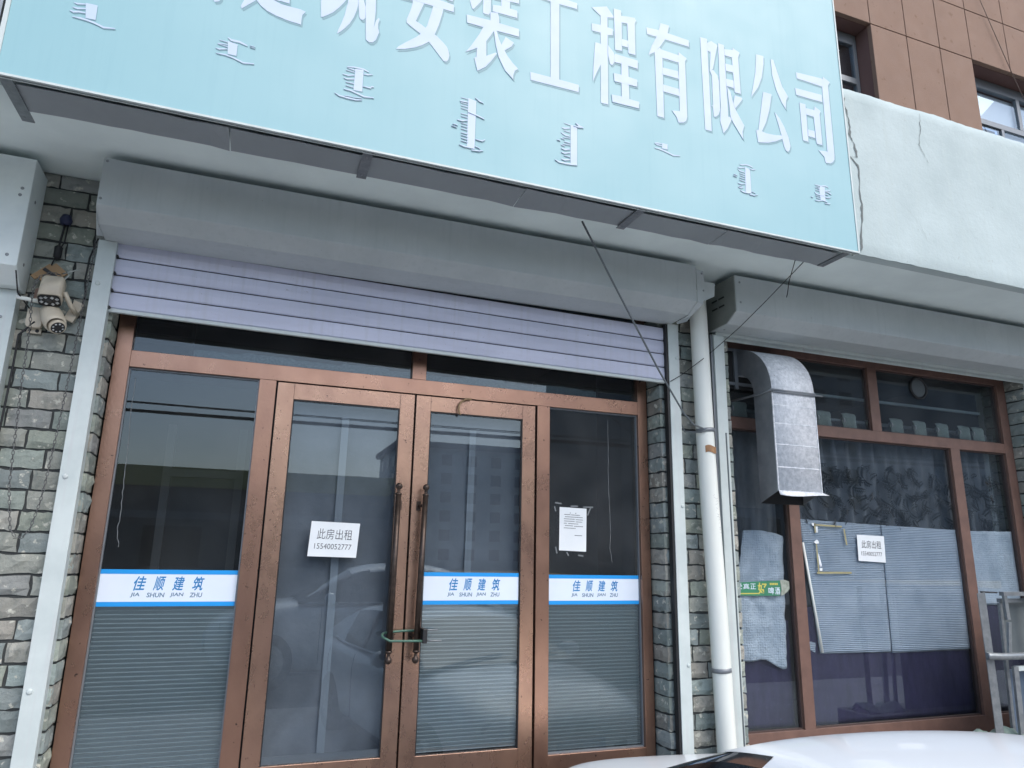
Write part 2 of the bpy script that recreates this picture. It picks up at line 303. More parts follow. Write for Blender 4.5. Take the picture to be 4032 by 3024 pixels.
# sign lettering outlines, metres on the sign face: x0,z0,x1,z1,...
CHARS={"jian":[[-0.27,4.342,-0.205,4.416,-0.199,4.449,-0.245,4.456,-0.275,4.357],[-0.204,4.414,-0.185,4.392,-0.149,4.367,-0.102,4.352,-0.044,4.342,0.023,4.338,0.023,4.375,0.025,4.398,0.04,4.423,0.013,4.429,-0.031,4.428,-0.086,4.43,-0.169,4.459,-0.201,4.471],[-0.099,4.491,-0.048,4.491,-0.044,4.446,-0.095,4.447],[-0.153,4.631,-0.109,4.632,-0.092,4.445,-0.135,4.445],[-0.201,4.562,-0.04,4.563,-0.038,4.535,-0.198,4.534],[-0.209,4.646,-0.066,4.647,-0.064,4.616,-0.206,4.618],[-0.299,4.596,-0.227,4.599,-0.246,4.47,-0.278,4.473]],"zhu":[[0.104,4.604,0.119,4.417,0.126,4.418,0.153,4.44,0.178,4.464,0.207,4.504,0.227,4.537,0.241,4.564,0.244,4.583,0.188,4.562,0.182,4.653],[0.249,4.631,0.251,4.552,0.244,4.507,0.239,4.467,0.227,4.415,0.211,4.36,0.208,4.339,0.239,4.375,0.268,4.421,0.287,4.467,0.3,4.515,0.305,4.554,0.301,4.649],[0.3,4.649,0.307,4.557,0.316,4.48,0.324,4.467,0.333,4.465,0.342,4.472,0.349,4.487,0.346,4.552,0.329,4.605],[0.337,4.688,0.36,4.348,0.379,4.338,0.397,4.342,0.414,4.364,0.428,4.417,0.421,4.439,0.419,4.465,0.425,4.5,0.42,4.507,0.407,4.485,0.398,4.438,0.401,4.548,0.393,4.707],[0.242,4.687,0.403,4.697,0.396,4.658,0.244,4.652],[0.101,4.638,0.23,4.647,0.232,4.616,0.103,4.608],[0.083,4.842,0.149,4.844,0.142,4.697,0.1,4.713],[0.241,4.855,0.316,4.859,0.306,4.727,0.259,4.729],[0.119,4.76,0.228,4.772,0.23,4.741,0.121,4.73],[0.293,4.777,0.407,4.785,0.409,4.754,0.295,4.746]],"an":[[0.602,4.762,0.601,4.66,0.592,4.612,0.573,4.546,0.574,4.524,0.62,4.54,0.625,4.552,0.666,4.681,0.677,4.782],[0.574,4.524,0.655,4.478,0.705,4.441,0.792,4.343,0.808,4.341,0.821,4.357,0.826,4.389,0.819,4.418,0.809,4.439,0.784,4.463,0.749,4.491,0.702,4.513,0.657,4.539,0.625,4.552],[0.526,4.34,0.574,4.354,0.629,4.381,0.668,4.407,0.705,4.441,0.737,4.501,0.757,4.568,0.774,4.648,0.783,4.715,0.723,4.706,0.708,4.624,0.689,4.538,0.655,4.476,0.634,4.451,0.578,4.4,0.536,4.359],[0.604,4.688,0.666,4.681,0.719,4.681,0.84,4.68,0.839,4.728,0.773,4.733,0.602,4.727],[0.522,4.687,0.599,4.692,0.601,4.678,0.523,4.677],[0.515,4.812,0.565,4.814,0.558,4.691,0.522,4.69],[0.537,4.831,0.84,4.843,0.841,4.8,0.539,4.789],[0.792,4.835,0.845,4.839,0.829,4.749,0.791,4.75],[0.637,4.937,0.693,4.941,0.688,4.84,0.651,4.838]],"zhuang":[[0.921,4.897,0.935,4.785,0.949,4.743,0.955,4.738,0.983,4.776,1.007,4.817,1.01,4.927],[1.012,4.972,1.016,4.73,1.051,4.73,1.063,4.756,1.059,4.981],[1.123,5.01,1.127,4.813,1.181,4.816,1.179,5.015],[1.075,4.807,1.127,4.816,1.226,4.816,1.229,4.806,1.229,4.764,1.089,4.762,1.073,4.761],[1.073,4.901,1.238,4.912,1.238,4.868,1.074,4.857],[1.06,4.751,1.105,4.762,1.116,4.729,1.117,4.697,1.107,4.687,1.062,4.691],[0.917,4.689,1.062,4.694,1.24,4.691,1.242,4.638,1.102,4.635,0.921,4.635],[1.019,4.634,0.998,4.582,0.954,4.495,0.924,4.444,0.918,4.436,0.985,4.483,1.016,4.507,1.04,4.545,1.086,4.63,1.082,4.651],[0.986,4.505,0.984,4.424,0.972,4.414,0.993,4.334,1.042,4.375,1.072,4.419,1.109,4.485,1.099,4.486,1.043,4.448,1.04,4.545,1.016,4.524],[1.083,4.64,1.102,4.635,1.116,4.59,1.133,4.549,1.17,4.489,1.203,4.45,1.24,4.418,1.22,4.399,1.211,4.368,1.21,4.34,1.159,4.385,1.119,4.46,1.098,4.542],[1.133,4.549,1.148,4.586,1.158,4.61,1.21,4.587,1.198,4.558,1.15,4.512,1.137,4.525]],"gong":[[1.322,4.962,1.444,4.953,1.508,4.953,1.623,4.956,1.623,5.0,1.508,5.001,1.321,5.007],[1.444,4.979,1.447,4.421,1.503,4.42,1.502,4.994],[1.317,4.42,1.447,4.421,1.509,4.42,1.633,4.419,1.631,4.369,1.319,4.367]],"cheng":[[1.724,5.004,1.831,5.044,1.879,4.985,1.879,4.975,1.832,4.963,1.781,4.964],[1.723,4.885,1.785,4.892,1.872,4.889,1.87,4.843,1.832,4.831,1.782,4.835,1.724,4.832],[1.786,4.973,1.78,4.336,1.83,4.335,1.834,4.989],[1.747,4.755,1.786,4.754,1.786,4.613,1.752,4.535,1.728,4.47,1.731,4.558,1.742,4.708],[1.834,4.761,1.874,4.718,1.879,4.699,1.88,4.65,1.863,4.625,1.848,4.624,1.835,4.687],[1.88,5.045,1.932,5.046,1.935,4.954,1.933,4.746,1.884,4.741],[1.933,5.006,1.983,5.016,2.043,5.01,2.027,4.973,1.972,4.961,1.932,4.956],[1.978,5.015,2.034,5.022,2.03,4.974,2.029,4.744,1.979,4.742,1.975,4.962],[1.932,4.834,1.979,4.835,1.975,4.784,1.933,4.783],[1.884,4.711,2.045,4.708,2.043,4.647,1.977,4.651,1.875,4.649,1.879,4.699],[1.926,4.664,1.924,4.417,1.977,4.412,1.975,4.663],[1.871,4.569,1.927,4.572,1.98,4.57,2.037,4.566,2.035,4.516,1.875,4.511],[1.854,4.413,1.924,4.417,1.977,4.412,2.047,4.411,2.043,4.364,1.858,4.361]],"you":[[2.116,4.979,2.207,4.986,2.279,4.984,2.436,4.978,2.436,4.928,2.253,4.929,2.183,4.93,2.119,4.929],[2.223,5.045,2.289,5.046,2.274,4.982,2.248,4.92,2.212,4.861,2.17,4.81,2.126,4.775,2.15,4.847,2.185,4.92,2.207,4.981],[2.172,4.815,2.212,4.856,2.228,4.832,2.224,4.345,2.175,4.346],[2.221,4.844,2.351,4.839,2.41,4.837,2.409,4.822,2.344,4.782,2.226,4.783],[2.352,4.864,2.412,4.833,2.399,4.805,2.397,4.396,2.388,4.366,2.368,4.347,2.329,4.337,2.317,4.375,2.285,4.413,2.343,4.424,2.349,4.781],[2.226,4.711,2.343,4.717,2.346,4.66,2.226,4.659],[2.226,4.586,2.343,4.585,2.345,4.532,2.226,4.535]],"xian":[[2.528,5.033,2.582,5.034,2.58,4.338,2.53,4.338],[2.58,5.001,2.614,5.028,2.663,5.01,2.659,4.993,2.615,4.81,2.59,4.787,2.604,4.939,2.582,4.943],[2.59,4.792,2.618,4.805,2.649,4.772,2.659,4.728,2.655,4.514,2.641,4.475,2.619,4.454,2.603,4.45,2.599,4.525,2.588,4.527,2.602,4.536,2.604,4.759],[2.669,5.028,2.716,5.026,2.717,4.479,2.75,4.48,2.706,4.39,2.671,4.345,2.65,4.431,2.662,4.542,2.664,4.75],[2.717,4.994,2.779,5.007,2.841,5.004,2.827,4.962,2.775,4.947,2.717,4.946],[2.786,5.026,2.841,5.004,2.827,4.967,2.829,4.68,2.78,4.679,2.775,4.947],[2.718,4.882,2.777,4.885,2.776,4.829,2.718,4.828],[2.716,4.765,2.777,4.768,2.776,4.707,2.718,4.71],[2.721,4.708,2.746,4.673,2.763,4.589,2.781,4.542,2.84,4.443,2.823,4.393,2.825,4.337,2.753,4.442,2.734,4.483,2.729,4.585],[2.778,4.655,2.839,4.651,2.831,4.628,2.777,4.556,2.763,4.589]],"gongs":[[2.982,5.034,3.044,5.037,3.039,4.973,3.016,4.86,2.978,4.771,2.913,4.678,2.932,4.748,2.965,4.888],[3.104,5.03,3.127,5.031,3.156,4.932,3.187,4.833,3.23,4.768,3.21,4.733,3.202,4.673,3.203,4.658,3.17,4.707,3.132,4.792,3.107,4.902],[3.018,4.748,3.089,4.748,3.058,4.615,3.025,4.519,2.983,4.437,3.018,4.43,3.085,4.434,3.147,4.444,3.151,4.422,3.092,4.387,3.029,4.362,2.945,4.345,2.936,4.436,2.955,4.44,2.978,4.553],[3.103,4.613,3.142,4.574,3.176,4.516,3.204,4.445,3.215,4.381,3.206,4.349,3.191,4.332,3.171,4.338,3.158,4.373,3.147,4.442,3.126,4.524]],"si":[[3.319,4.987,3.543,5.0,3.622,4.991,3.604,4.963,3.544,4.933,3.32,4.939],[3.562,5.018,3.619,4.99,3.601,4.956,3.597,4.4,3.593,4.365,3.577,4.342,3.553,4.327,3.511,4.322,3.503,4.368,3.458,4.406,3.541,4.416,3.536,4.425,3.545,4.936],[3.298,4.855,3.534,4.862,3.533,4.803,3.301,4.801],[3.326,4.746,3.377,4.745,3.378,4.7,3.375,4.452,3.327,4.452],[3.375,4.716,3.452,4.719,3.508,4.724,3.497,4.696,3.44,4.662,3.378,4.665],[3.458,4.751,3.508,4.726,3.497,4.696,3.496,4.454,3.446,4.454,3.441,4.667],[3.38,4.548,3.437,4.55,3.439,4.494,3.377,4.496]],"shun":[[-0.428,4.523,-0.41,4.36,-0.398,4.34,-0.378,4.35,-0.368,4.368,-0.377,4.541],[-0.587,4.512,-0.565,4.323,-0.53,4.365,-0.543,4.528],[-0.688,4.491,-0.681,4.343,-0.708,4.29,-0.638,4.358,-0.645,4.507],[-0.497,4.545,-0.39,4.544,-0.386,4.507,-0.493,4.508]]}
WORDS={"1":[[-0.942,4.154,-0.893,4.155,-0.891,4.075,-0.932,4.073],[-0.989,4.14,-0.975,4.134,-0.938,4.145,-0.938,4.15,-0.975,4.143,-0.989,4.143],[-0.991,4.113,-0.971,4.109,-0.936,4.121,-0.937,4.126,-0.972,4.118,-0.991,4.117],[-1.0,4.092,-0.984,4.085,-0.963,4.093,-0.936,4.097,-0.936,4.102,-0.964,4.103,-0.984,4.095,-0.999,4.096],[-0.985,4.062,-0.952,4.061,-0.918,4.058,-0.889,4.052,-0.853,4.04,-0.806,4.051,-0.806,4.056,-0.852,4.05,-0.888,4.061,-0.917,4.067,-0.952,4.07,-0.985,4.065]],"2":[[-0.313,4.135,-0.267,4.128,-0.266,4.062,-0.307,4.063],[-0.316,4.153,-0.3,4.14,-0.26,4.14,-0.223,4.132,-0.221,4.138,-0.258,4.152,-0.298,4.151,-0.314,4.157],[-0.352,4.129,-0.313,4.126,-0.313,4.13,-0.351,4.132],[-0.358,4.107,-0.312,4.113,-0.312,4.118,-0.358,4.11],[-0.357,4.105,-0.312,4.1,-0.311,4.104,-0.357,4.108],[-0.365,4.079,-0.348,4.074,-0.311,4.087,-0.312,4.091,-0.348,4.082,-0.365,4.081],[-0.36,4.05,-0.318,4.05,-0.284,4.045,-0.255,4.036,-0.231,4.028,-0.181,4.038,-0.181,4.043,-0.23,4.036,-0.253,4.044,-0.283,4.052,-0.317,4.058,-0.36,4.052],[-0.211,4.138,-0.185,4.138,-0.185,4.141,-0.211,4.14],[-0.21,4.13,-0.186,4.128,-0.185,4.131,-0.21,4.132]],"3":[[0.318,4.154,0.361,4.161,0.362,4.028,0.317,4.025],[0.274,4.149,0.308,4.143,0.362,4.143,0.363,4.147,0.309,4.151,0.275,4.151],[0.274,4.153,0.307,4.159,0.359,4.161,0.387,4.153,0.389,4.158,0.36,4.169,0.308,4.167,0.274,4.156],[0.409,4.147,0.385,4.142,0.362,4.137,0.361,4.133,0.385,4.134,0.41,4.144],[0.27,4.133,0.313,4.13,0.314,4.135,0.27,4.136],[0.254,4.105,0.282,4.101,0.315,4.113,0.315,4.118,0.282,4.108,0.255,4.108],[0.261,4.083,0.279,4.078,0.317,4.089,0.317,4.094,0.279,4.086,0.262,4.086],[0.274,4.061,0.316,4.061,0.316,4.066,0.274,4.064],[0.275,4.041,0.316,4.038,0.317,4.042,0.276,4.044],[0.266,4.017,0.303,4.014,0.337,4.006,0.373,3.996,0.424,4.004,0.424,4.008,0.374,4.004,0.34,4.014,0.305,4.022,0.267,4.02],[0.362,4.059,0.405,4.057,0.41,4.067,0.42,4.069,0.42,4.074,0.407,4.073,0.405,4.065,0.363,4.062],[0.222,3.982,0.246,3.969,0.294,3.966,0.334,3.966,0.363,3.975,0.363,3.979,0.335,3.974,0.295,3.974,0.248,3.976,0.223,3.984],[0.318,3.979,0.362,3.986,0.362,3.99,0.318,3.982],[0.272,3.978,0.313,3.981,0.314,3.985,0.272,3.981]],"4":[[0.946,4.145,0.993,4.138,0.992,3.833,0.948,3.839],[0.903,4.138,0.943,4.136,0.944,4.14,0.904,4.141],[0.904,4.104,0.944,4.102,0.945,4.106,0.904,4.107],[0.904,4.087,0.945,4.085,0.946,4.09,0.905,4.09],[0.905,4.071,0.945,4.068,0.946,4.073,0.905,4.073],[0.906,4.037,0.947,4.035,0.947,4.039,0.907,4.04],[0.907,4.02,0.947,4.018,0.948,4.022,0.907,4.023],[0.908,3.977,0.949,3.975,0.949,3.979,0.909,3.98],[0.909,3.96,0.949,3.957,0.95,3.961,0.909,3.962],[0.909,3.942,0.95,3.939,0.951,3.943,0.91,3.945],[0.91,3.918,0.951,3.915,0.951,3.92,0.911,3.921],[0.911,3.902,0.951,3.899,0.952,3.903,0.911,3.904],[0.912,3.884,0.952,3.881,0.953,3.885,0.912,3.887],[0.912,3.867,0.952,3.864,0.953,3.868,0.913,3.869],[0.898,4.112,0.92,4.112,0.944,4.114,0.945,4.119,0.921,4.12,0.898,4.115],[0.887,3.991,0.916,3.989,0.947,4.001,0.946,4.005,0.916,3.997,0.887,3.994],[0.985,4.156,1.01,4.138,1.034,4.133,1.035,4.137,1.013,4.145,0.987,4.158],[0.946,4.054,0.99,4.046,1.041,4.033,1.043,4.038,0.993,4.053,0.947,4.056],[0.994,3.895,1.035,3.891,1.051,3.905,1.049,3.909,1.035,3.899,0.995,3.897],[0.903,3.841,0.931,3.833,0.987,3.834,0.988,3.838,0.933,3.841,0.904,3.843],[0.993,3.852,1.022,3.842,1.024,3.846,0.994,3.854],[1.041,3.838,1.021,3.832,0.975,3.826,0.974,3.821,1.021,3.825,1.041,3.835],[0.862,3.959,0.888,3.957,0.889,3.962,0.862,3.961],[0.856,3.945,0.884,3.942,0.885,3.946,0.856,3.948]],"5":[[1.578,4.134,1.62,4.132,1.619,3.876,1.577,3.874],[1.535,4.134,1.573,4.13,1.574,4.135,1.536,4.137],[1.52,4.1,1.54,4.096,1.574,4.108,1.574,4.113,1.54,4.106,1.521,4.104],[1.534,4.084,1.573,4.08,1.574,4.085,1.534,4.087],[1.515,4.067,1.538,4.054,1.573,4.052,1.574,4.057,1.542,4.063,1.517,4.07],[1.528,4.037,1.573,4.041,1.574,4.046,1.528,4.04],[1.514,4.029,1.537,4.025,1.539,4.03,1.515,4.033],[1.534,4.011,1.573,4.008,1.574,4.014,1.535,4.014],[1.528,3.993,1.573,3.996,1.574,4.001,1.528,3.997],[1.514,3.986,1.537,3.981,1.539,3.986,1.515,3.989],[1.516,3.963,1.54,3.956,1.574,3.968,1.573,3.973,1.541,3.966,1.517,3.966],[1.516,3.937,1.538,3.932,1.574,3.945,1.573,3.95,1.538,3.941,1.517,3.94],[1.534,3.919,1.573,3.917,1.574,3.922,1.535,3.922],[1.518,3.893,1.54,3.888,1.574,3.9,1.573,3.905,1.54,3.898,1.519,3.897],[1.477,3.88,1.502,3.867,1.569,3.868,1.618,3.874,1.619,3.879,1.57,3.878,1.505,3.876,1.479,3.883],[1.609,4.151,1.627,4.137,1.659,4.131,1.661,4.136,1.632,4.146,1.611,4.155],[1.597,4.13,1.629,4.126,1.659,4.131,1.66,4.136,1.631,4.136,1.598,4.133],[1.489,4.012,1.508,4.01,1.509,4.015,1.49,4.015]],"6":[[2.204,4.163,2.243,4.162,2.242,4.126,2.202,4.125],[2.15,4.15,2.17,4.151,2.201,4.155,2.202,4.159,2.171,4.159,2.15,4.153],[2.15,4.145,2.17,4.139,2.201,4.14,2.202,4.145,2.173,4.147,2.152,4.148],[2.15,4.115,2.183,4.113,2.217,4.107,2.257,4.097,2.281,4.091,2.331,4.101,2.331,4.105,2.283,4.099,2.261,4.105,2.221,4.116,2.186,4.121,2.15,4.118]],"7":[[2.826,4.138,2.864,4.127,2.863,3.951,2.817,3.952],[2.782,4.145,2.802,4.143,2.833,4.152,2.861,4.151,2.886,4.145,2.888,4.149,2.864,4.158,2.834,4.16,2.802,4.151,2.783,4.147],[2.908,4.14,2.89,4.135,2.863,4.134,2.862,4.13,2.889,4.127,2.908,4.138],[2.767,4.12,2.782,4.118,2.82,4.129,2.82,4.133,2.783,4.125,2.768,4.123],[2.766,4.108,2.777,4.096,2.819,4.093,2.82,4.097,2.781,4.103,2.768,4.11],[2.778,4.08,2.819,4.077,2.821,4.081,2.779,4.083],[2.779,4.065,2.818,4.061,2.82,4.065,2.78,4.067],[2.776,4.048,2.819,4.046,2.821,4.05,2.776,4.05],[2.776,4.031,2.818,4.027,2.819,4.031,2.777,4.034],[2.759,4.006,2.788,4.002,2.819,4.013,2.819,4.016,2.789,4.009,2.76,4.008],[2.761,3.979,2.782,3.973,2.801,3.985,2.8,3.988,2.783,3.981,2.762,3.982],[2.77,3.986,2.79,3.987,2.791,3.991,2.77,3.989],[2.775,3.958,2.798,3.948,2.831,3.948,2.862,3.953,2.863,3.957,2.833,3.955,2.801,3.956,2.776,3.96],[2.863,3.966,2.892,3.962,2.893,3.966,2.864,3.968],[2.911,3.957,2.888,3.949,2.847,3.945,2.846,3.941,2.887,3.942,2.911,3.955],[2.731,4.063,2.757,4.06,2.759,4.064,2.732,4.066],[2.728,4.052,2.752,4.048,2.754,4.052,2.729,4.055]],"8":[[3.444,4.13,3.482,4.131,3.478,4.029,3.436,4.026,3.433,4.107],[3.396,4.131,3.446,4.129,3.473,4.136,3.49,4.138,3.511,4.133,3.514,4.137,3.494,4.145,3.474,4.144,3.448,4.136,3.397,4.134],[3.531,4.122,3.518,4.114,3.479,4.107,3.478,4.103,3.518,4.107,3.532,4.12],[3.407,4.119,3.435,4.118,3.437,4.122,3.408,4.121],[3.394,4.11,3.432,4.106,3.434,4.11,3.395,4.112],[3.398,4.091,3.434,4.091,3.436,4.095,3.399,4.094],[3.389,4.073,3.4,4.061,3.438,4.06,3.473,4.06,3.475,4.065,3.441,4.067,3.404,4.068,3.392,4.076],[3.394,4.049,3.432,4.047,3.434,4.051,3.395,4.052],[3.4,4.033,3.432,4.032,3.434,4.036,3.401,4.036],[3.385,4.012,3.415,4.012,3.451,4.023,3.477,4.021,3.488,4.018,3.492,4.022,3.482,4.028,3.452,4.031,3.416,4.019,3.386,4.015],[3.516,4.018,3.507,4.013,3.47,4.01,3.469,4.006,3.506,4.006,3.517,4.016],[3.477,4.093,3.498,4.094,3.531,4.084,3.534,4.088,3.502,4.101,3.478,4.095],[3.477,4.073,3.504,4.074,3.505,4.078,3.477,4.076],[3.525,4.065,3.507,4.061,3.475,4.054,3.474,4.05,3.506,4.053,3.525,4.063],[3.352,4.033,3.368,4.031,3.37,4.035,3.353,4.035]]}
# ------------------------------------------------------------------ setting
g=MB().box(-60,60,-60,.9,-.35,-.25).build('pavement',ASPH); structure(g)
g=MB().box(-60,60,-22,-5.3,-.27,-.245).build('road',ROADM); structure(g)

# ------------------------------------------------------------------ stone pillars
PAL=[(.27,.31,.275),(.29,.32,.28),(.25,.30,.285),(.32,.335,.295),(.31,.31,.275),(.265,.305,.295),(.30,.315,.30),(.33,.32,.28),(.235,.275,.265),(.28,.31,.26)]
def tile(mb, O, U_, N_, w, h, rnd, du=6, dv=3):
    col=random.choice(PAL); k=random.uniform(.78,1.18); col=tuple(c*k for c in col)
    O=Vector(O); U_=Vector(U_); N_=Vector(N_); Z=Vector((0,0,1)); sx=random.uniform(0,50); vs=[]
    tl=[random.uniform(-.006,.006) for _ in range(4)]
    for i in range(du+1):
        for j in range(dv+1):
            u=i/du; v=j/dv; e=min(u,1-u)*w; f=min(v,1-v)*h; edge=0 if (i in(0,du) or j in(0,dv)) else 1
            hgt=.004+edge*(.007+.015*noise.noise(Vector((u*w*14+sx,v*h*18,sx)))+.006*noise.noise(Vector((u*w*40+sx,v*h*44,sx*2))))
            jx=random.uniform(-.004,.004); jz=random.uniform(-.0045,.0045)
            vs.append(O+U_*(u*w+jx)+Z*(v*h+jz)+N_*hgt)
    fs=[(i*(dv+1)+j,(i+1)*(dv+1)+j,(i+1)*(dv+1)+j+1,i*(dv+1)+j+1) for i in range(du) for j in range(dv)]
    mb.add(vs,fs,col)
    n=len(vs); ring=[i*(dv+1) for i in range(du+1)]+[du*(dv+1)+j for j in range(1,dv+1)]+[i*(dv+1)+dv for i in range(du-1,-1,-1)]+[j for j in range(dv-1,0,-1)]
    bk=[vs[r]-N_*.02 for r in ring]; m=len(ring)
    mb.add([vs[r] for r in ring]+bk,[(i,(i+1)%m,m+(i+1)%m,m+i) for i in range(m)],col)
def pillar(name,label,x0,x1,ret,z0=-.25,z1=3.785,pitch=.1092,off=.0):
    root=thing(name,label,'pillar',((x0+x1)/2,-.08,z0),'stone clad pillars between the shops')
    part(MB().box(x0+.012,x1-.012,-.158,.25,z0,z1-.003),'core',MORTAR,root)
    mb=MB(); z=z0+off; r=0
    while z<z1-.02:
        h=min(pitch-.013,z1-z-.004); x=x0+.002; brk=[]
        L=x1-x0
        xs=[0]
        if r%2==0: c=random.uniform(.40,.62)*L; xs=[0,c,L] if L<.6 else [0,c*.5,c,L*.8,L]
        else: xs=[0,L] if L<.5 else [0,L*.32,L*.66,L]
        if L>.36 and r%2==1 and random.random()<.45: xs=[0,L*random.uniform(.55,.75),L]
        if L<.3: xs=[0,L] if r%2 else [0,L*.3,L]
        for a,b in zip(xs[:-1],xs[1:]):
            tile(mb,(x0+a+.006,-.160,z),(1,0,0),(0,-1,0),b-a-.012,h,r)
        for s in ret:
            if s>0: tile(mb,(x1-.010,-.166,z),(0,1,0),(1,0,0),.19,h,r,4,3)
            else: tile(mb,(x0+.010,.02,z),(0,-1,0),(-1,0,0),.19,h,r,4,3)
        z+=pitch; r+=1
    part(mb,'stone_cladding',BRICK,root,fixn=True)
    return root
pillar('stone_pillar','green grey stone pillar behind the security cameras and hanging chain',-1.46,-.825,(1,),off=.019)
pillar('stone_pillar','narrow green grey stone pillar behind the white downpipe',2.812,3.46,(-1,),off=.012)
pillar('stone_pillar','stone pillar at the right edge beside the brown window and metal frames',6.81,7.9,(-1,),off=.05)

# ------------------------------------------------------------------ canopy, parapet, upper building
can=thing('canopy','pale rough plaster canopy parapet with a long jagged crack beside the blue sign','canopy',(3,-.6,3.735))
part(MB().box(-6,11,-1.089,.0,3.785,3.90),'soffit',SOFFIT,can)
def py(x,z): return -1.19+.0015*noise.noise(Vector((x*3,z*3,1)))+.0012*noise.noise(Vector((x*11,z*11,4)))
pm=MB(); nx,nz_=340,27
def pf(u,v):
    x=-6+17*u; z=3.735+1.33*v
    y=-1.19+.0015*noise.noise(Vector((x*3,z*3,1)))+.0012*noise.noise(Vector((x*11,z*11,4)))
    if v==0: z+=.006*noise.noise(Vector((x*30,0,0)))+.008*noise.noise(Vector((x*8,0,3)))-.004; y+=.01
    if v==1: z+=.010*noise.noise(Vector((x*25,5,0)))+.012*noise.noise(Vector((x*2,5,0))); y+=.02
    return (x,y,z)
pm.grid(pf,nx,nz_)
pm.box(-6,11,-1.165,-1.09,3.737,5.045)
part(pm,'parapet',PLASTER,can)
C1=[(3.824,4.968),(3.802,4.909),(3.831,4.843),(3.840,4.726),(3.835,4.646),(3.868,4.589),(3.881,4.488),(3.814,4.479),(3.884,4.411),(3.873,4.268),(3.876,4.118),(3.868,3.992),(3.837,3.864),(3.830,3.754)]
C2=[(4.564,5.02),(4.564,4.983),(4.557,4.891),(4.535,4.80),(4.526,4.745),(4.562,4.658),(4.60,4.6)]
def crackmb(P,wd,seed):
    random.seed(seed); mb=MB(); L=[];Rr=[]
    Q=[]
    for a,b in zip(P[:-1],P[1:]):
        for k in range(4): Q.append((a[0]+(b[0]-a[0])*k/4+random.uniform(-.006,.006),a[1]+(b[1]-a[1])*k/4))
    Q.append(P[-1])
    for i,(x,z) in enumerate(Q):
        ww=wd*(.25+.75*abs(math.sin(i*.35+seed)))*random.uniform(.5,1.2)*(0.3 if i in(0,len(Q)-1) else 1)
        L.append((x-ww/2,z)); Rr.append((x+ww/2,z))
    for i in range(len(Q)-1):
        q=[L[i],Rr[i],Rr[i+1],L[i+1]]; mb.add([(x,py(x,z)-.0035,z) for x,z in q],[(0,1,2,3)])
    return mb
part(crackmb(C1,.021,3),'crack',CRACK,can); part(crackmb(C2,.0065,5),'crack',CRACK,can)
hair=MB()
random.seed(11)
for cx,cz in ((4.9,4.3),(5.3,4.75),(4.3,4.2)):
    P=[(cx,cz)]
    for k in range(5): P.append((P[-1][0]+random.uniform(-.02,.12),P[-1][1]+random.uniform(-.09,.03)))
    b=crackmb(P,.0030,int(cx*10)); hair.add(b.v,b.f)
parts(hair,'hairline_crack',mat('faint_crack',(.33,.38,.37),rough=1),can)

up=thing('brown_building','orange brown panelled upper storey with recessed grey windows','building',(3,.4,3.86))
XS=[-6.5,-5.0,-4.5,-4.0,-3.5,-2.0,-1.5,-1.0,-.5,1.0,1.52,2.03,2.55,4.10,4.6,5.11,5.61,6.113,6.60,7.09,7.71,8.35,8.60,9.1,9.6,10.1,11.6,12.1,12.6]
WIN=[(-6.5,-5.0),(-3.5,-2.0),(-.5,1.0),(2.55,4.10-.03),(4.10,5.61),(7.09,8.60),(10.1,11.6)]
WIN=[(-6.5,-5.0),(-3.5,-2.0),(-.5,1.0),(4.10,5.61),(7.09,8.60),(10.1,11.6)]
def inwin(a,b): return any(a>=w0-.01 and b<=w1+.01 for w0,w1 in WIN)
pn=MB()
XL=[x for x in XS if x not in (4.6,5.11,7.71,8.35)]
for a,b in zip(XL[:-1],XL[1:]):
    if inwin(a,b): pn.box(a+.005,b-.005,0,.05,3.92,5.55)
    else: pn.box(a+.005,b-.005,0,.05,3.9,7.115)
for z0,z1 in ((7.125,7.775),(7.785,9.1),(9.11,9.76)):
    for a,b in zip(XS[:-1],XS[1:]): pn.box(a+.005,b-.005,0,.05,z0,z1)
part(pn,'wall_panel',BROWNW,up,bevel=.004)
bk=MB()
prev=-6.5
for w0,w1 in WIN:
    if w0-prev>.05: bk.box(prev,w0-.004,.05,.45,3.9,7.12)
    bk.box(w0-.004,w1+.004,.05,.45,3.9,5.552); prev=w1+.004
bk.box(prev,12.6,.05,.45,3.9,7.12); bk.box(-6.5,12.6,.05,.45,7.122,9.8)
part(bk,'wall',mat('seam_brown',(.15,.085,.075),rough=.9),up)
WHITEB=mat('white_window_board',(.74,.79,.84),rough=.6)
for w0,w1 in WIN:
    f=MB(); y0,y1=.20,.25; z0,z1=5.552,7.115
    f.box(w0,w0+.05,y0,y1,z0,z1); f.box(w1-.05,w1,y0,y1,z0,z1); f.box(w0+.05,w1-.05,y0,y1,z1-.12,z1); f.box(w0+.05,w1-.05,y0,y1,z0,z0+.05)
    zt=6.55; f.box(w0+.05,w1-.05,y0,y1,zt-.035,zt+.035)
    mx=w0+(.98 if w0>6 else .55); f.box(mx-.028,mx+.028,y0,y1,zt+.035,z1-.12)
    lx=w0+(.64 if w0>6 else .55); f.box(lx-.022,lx+.022,y0,y1,z0+.05,zt-.035)
    wf=part(f,'window',GREYF,up,bevel=.004)
    p=MB().box(w0+.05,w1-.05,.218,.224,z0+.05,z1-.12); o=p.build('pane',GLS); o.parent=wf
    if w0>6:
        b=MB().box(w0+.055,w1-.055,.27,.28,zt,z1-.125).box(lx+.02,w1-.055,.27,.28,z0,zt-.002); o=b.build('blind',WHITEB); o.parent=wf
        b=MB().box(w0+.055,lx+.01,.30,.31,z0,zt); o=b.build('backing',DARKIN); o.parent=wf
    else:
        b=MB().box(w0+.055,w1-.055,.40,.41,z0,z1-.11); o=b.build('backing',DARKIN); o.parent=wf
        b=MB().box(w1-.36,w1-.25,.27,.275,zt+.04,z1-.2); o=b.build('blind',WHITEB); o.parent=wf

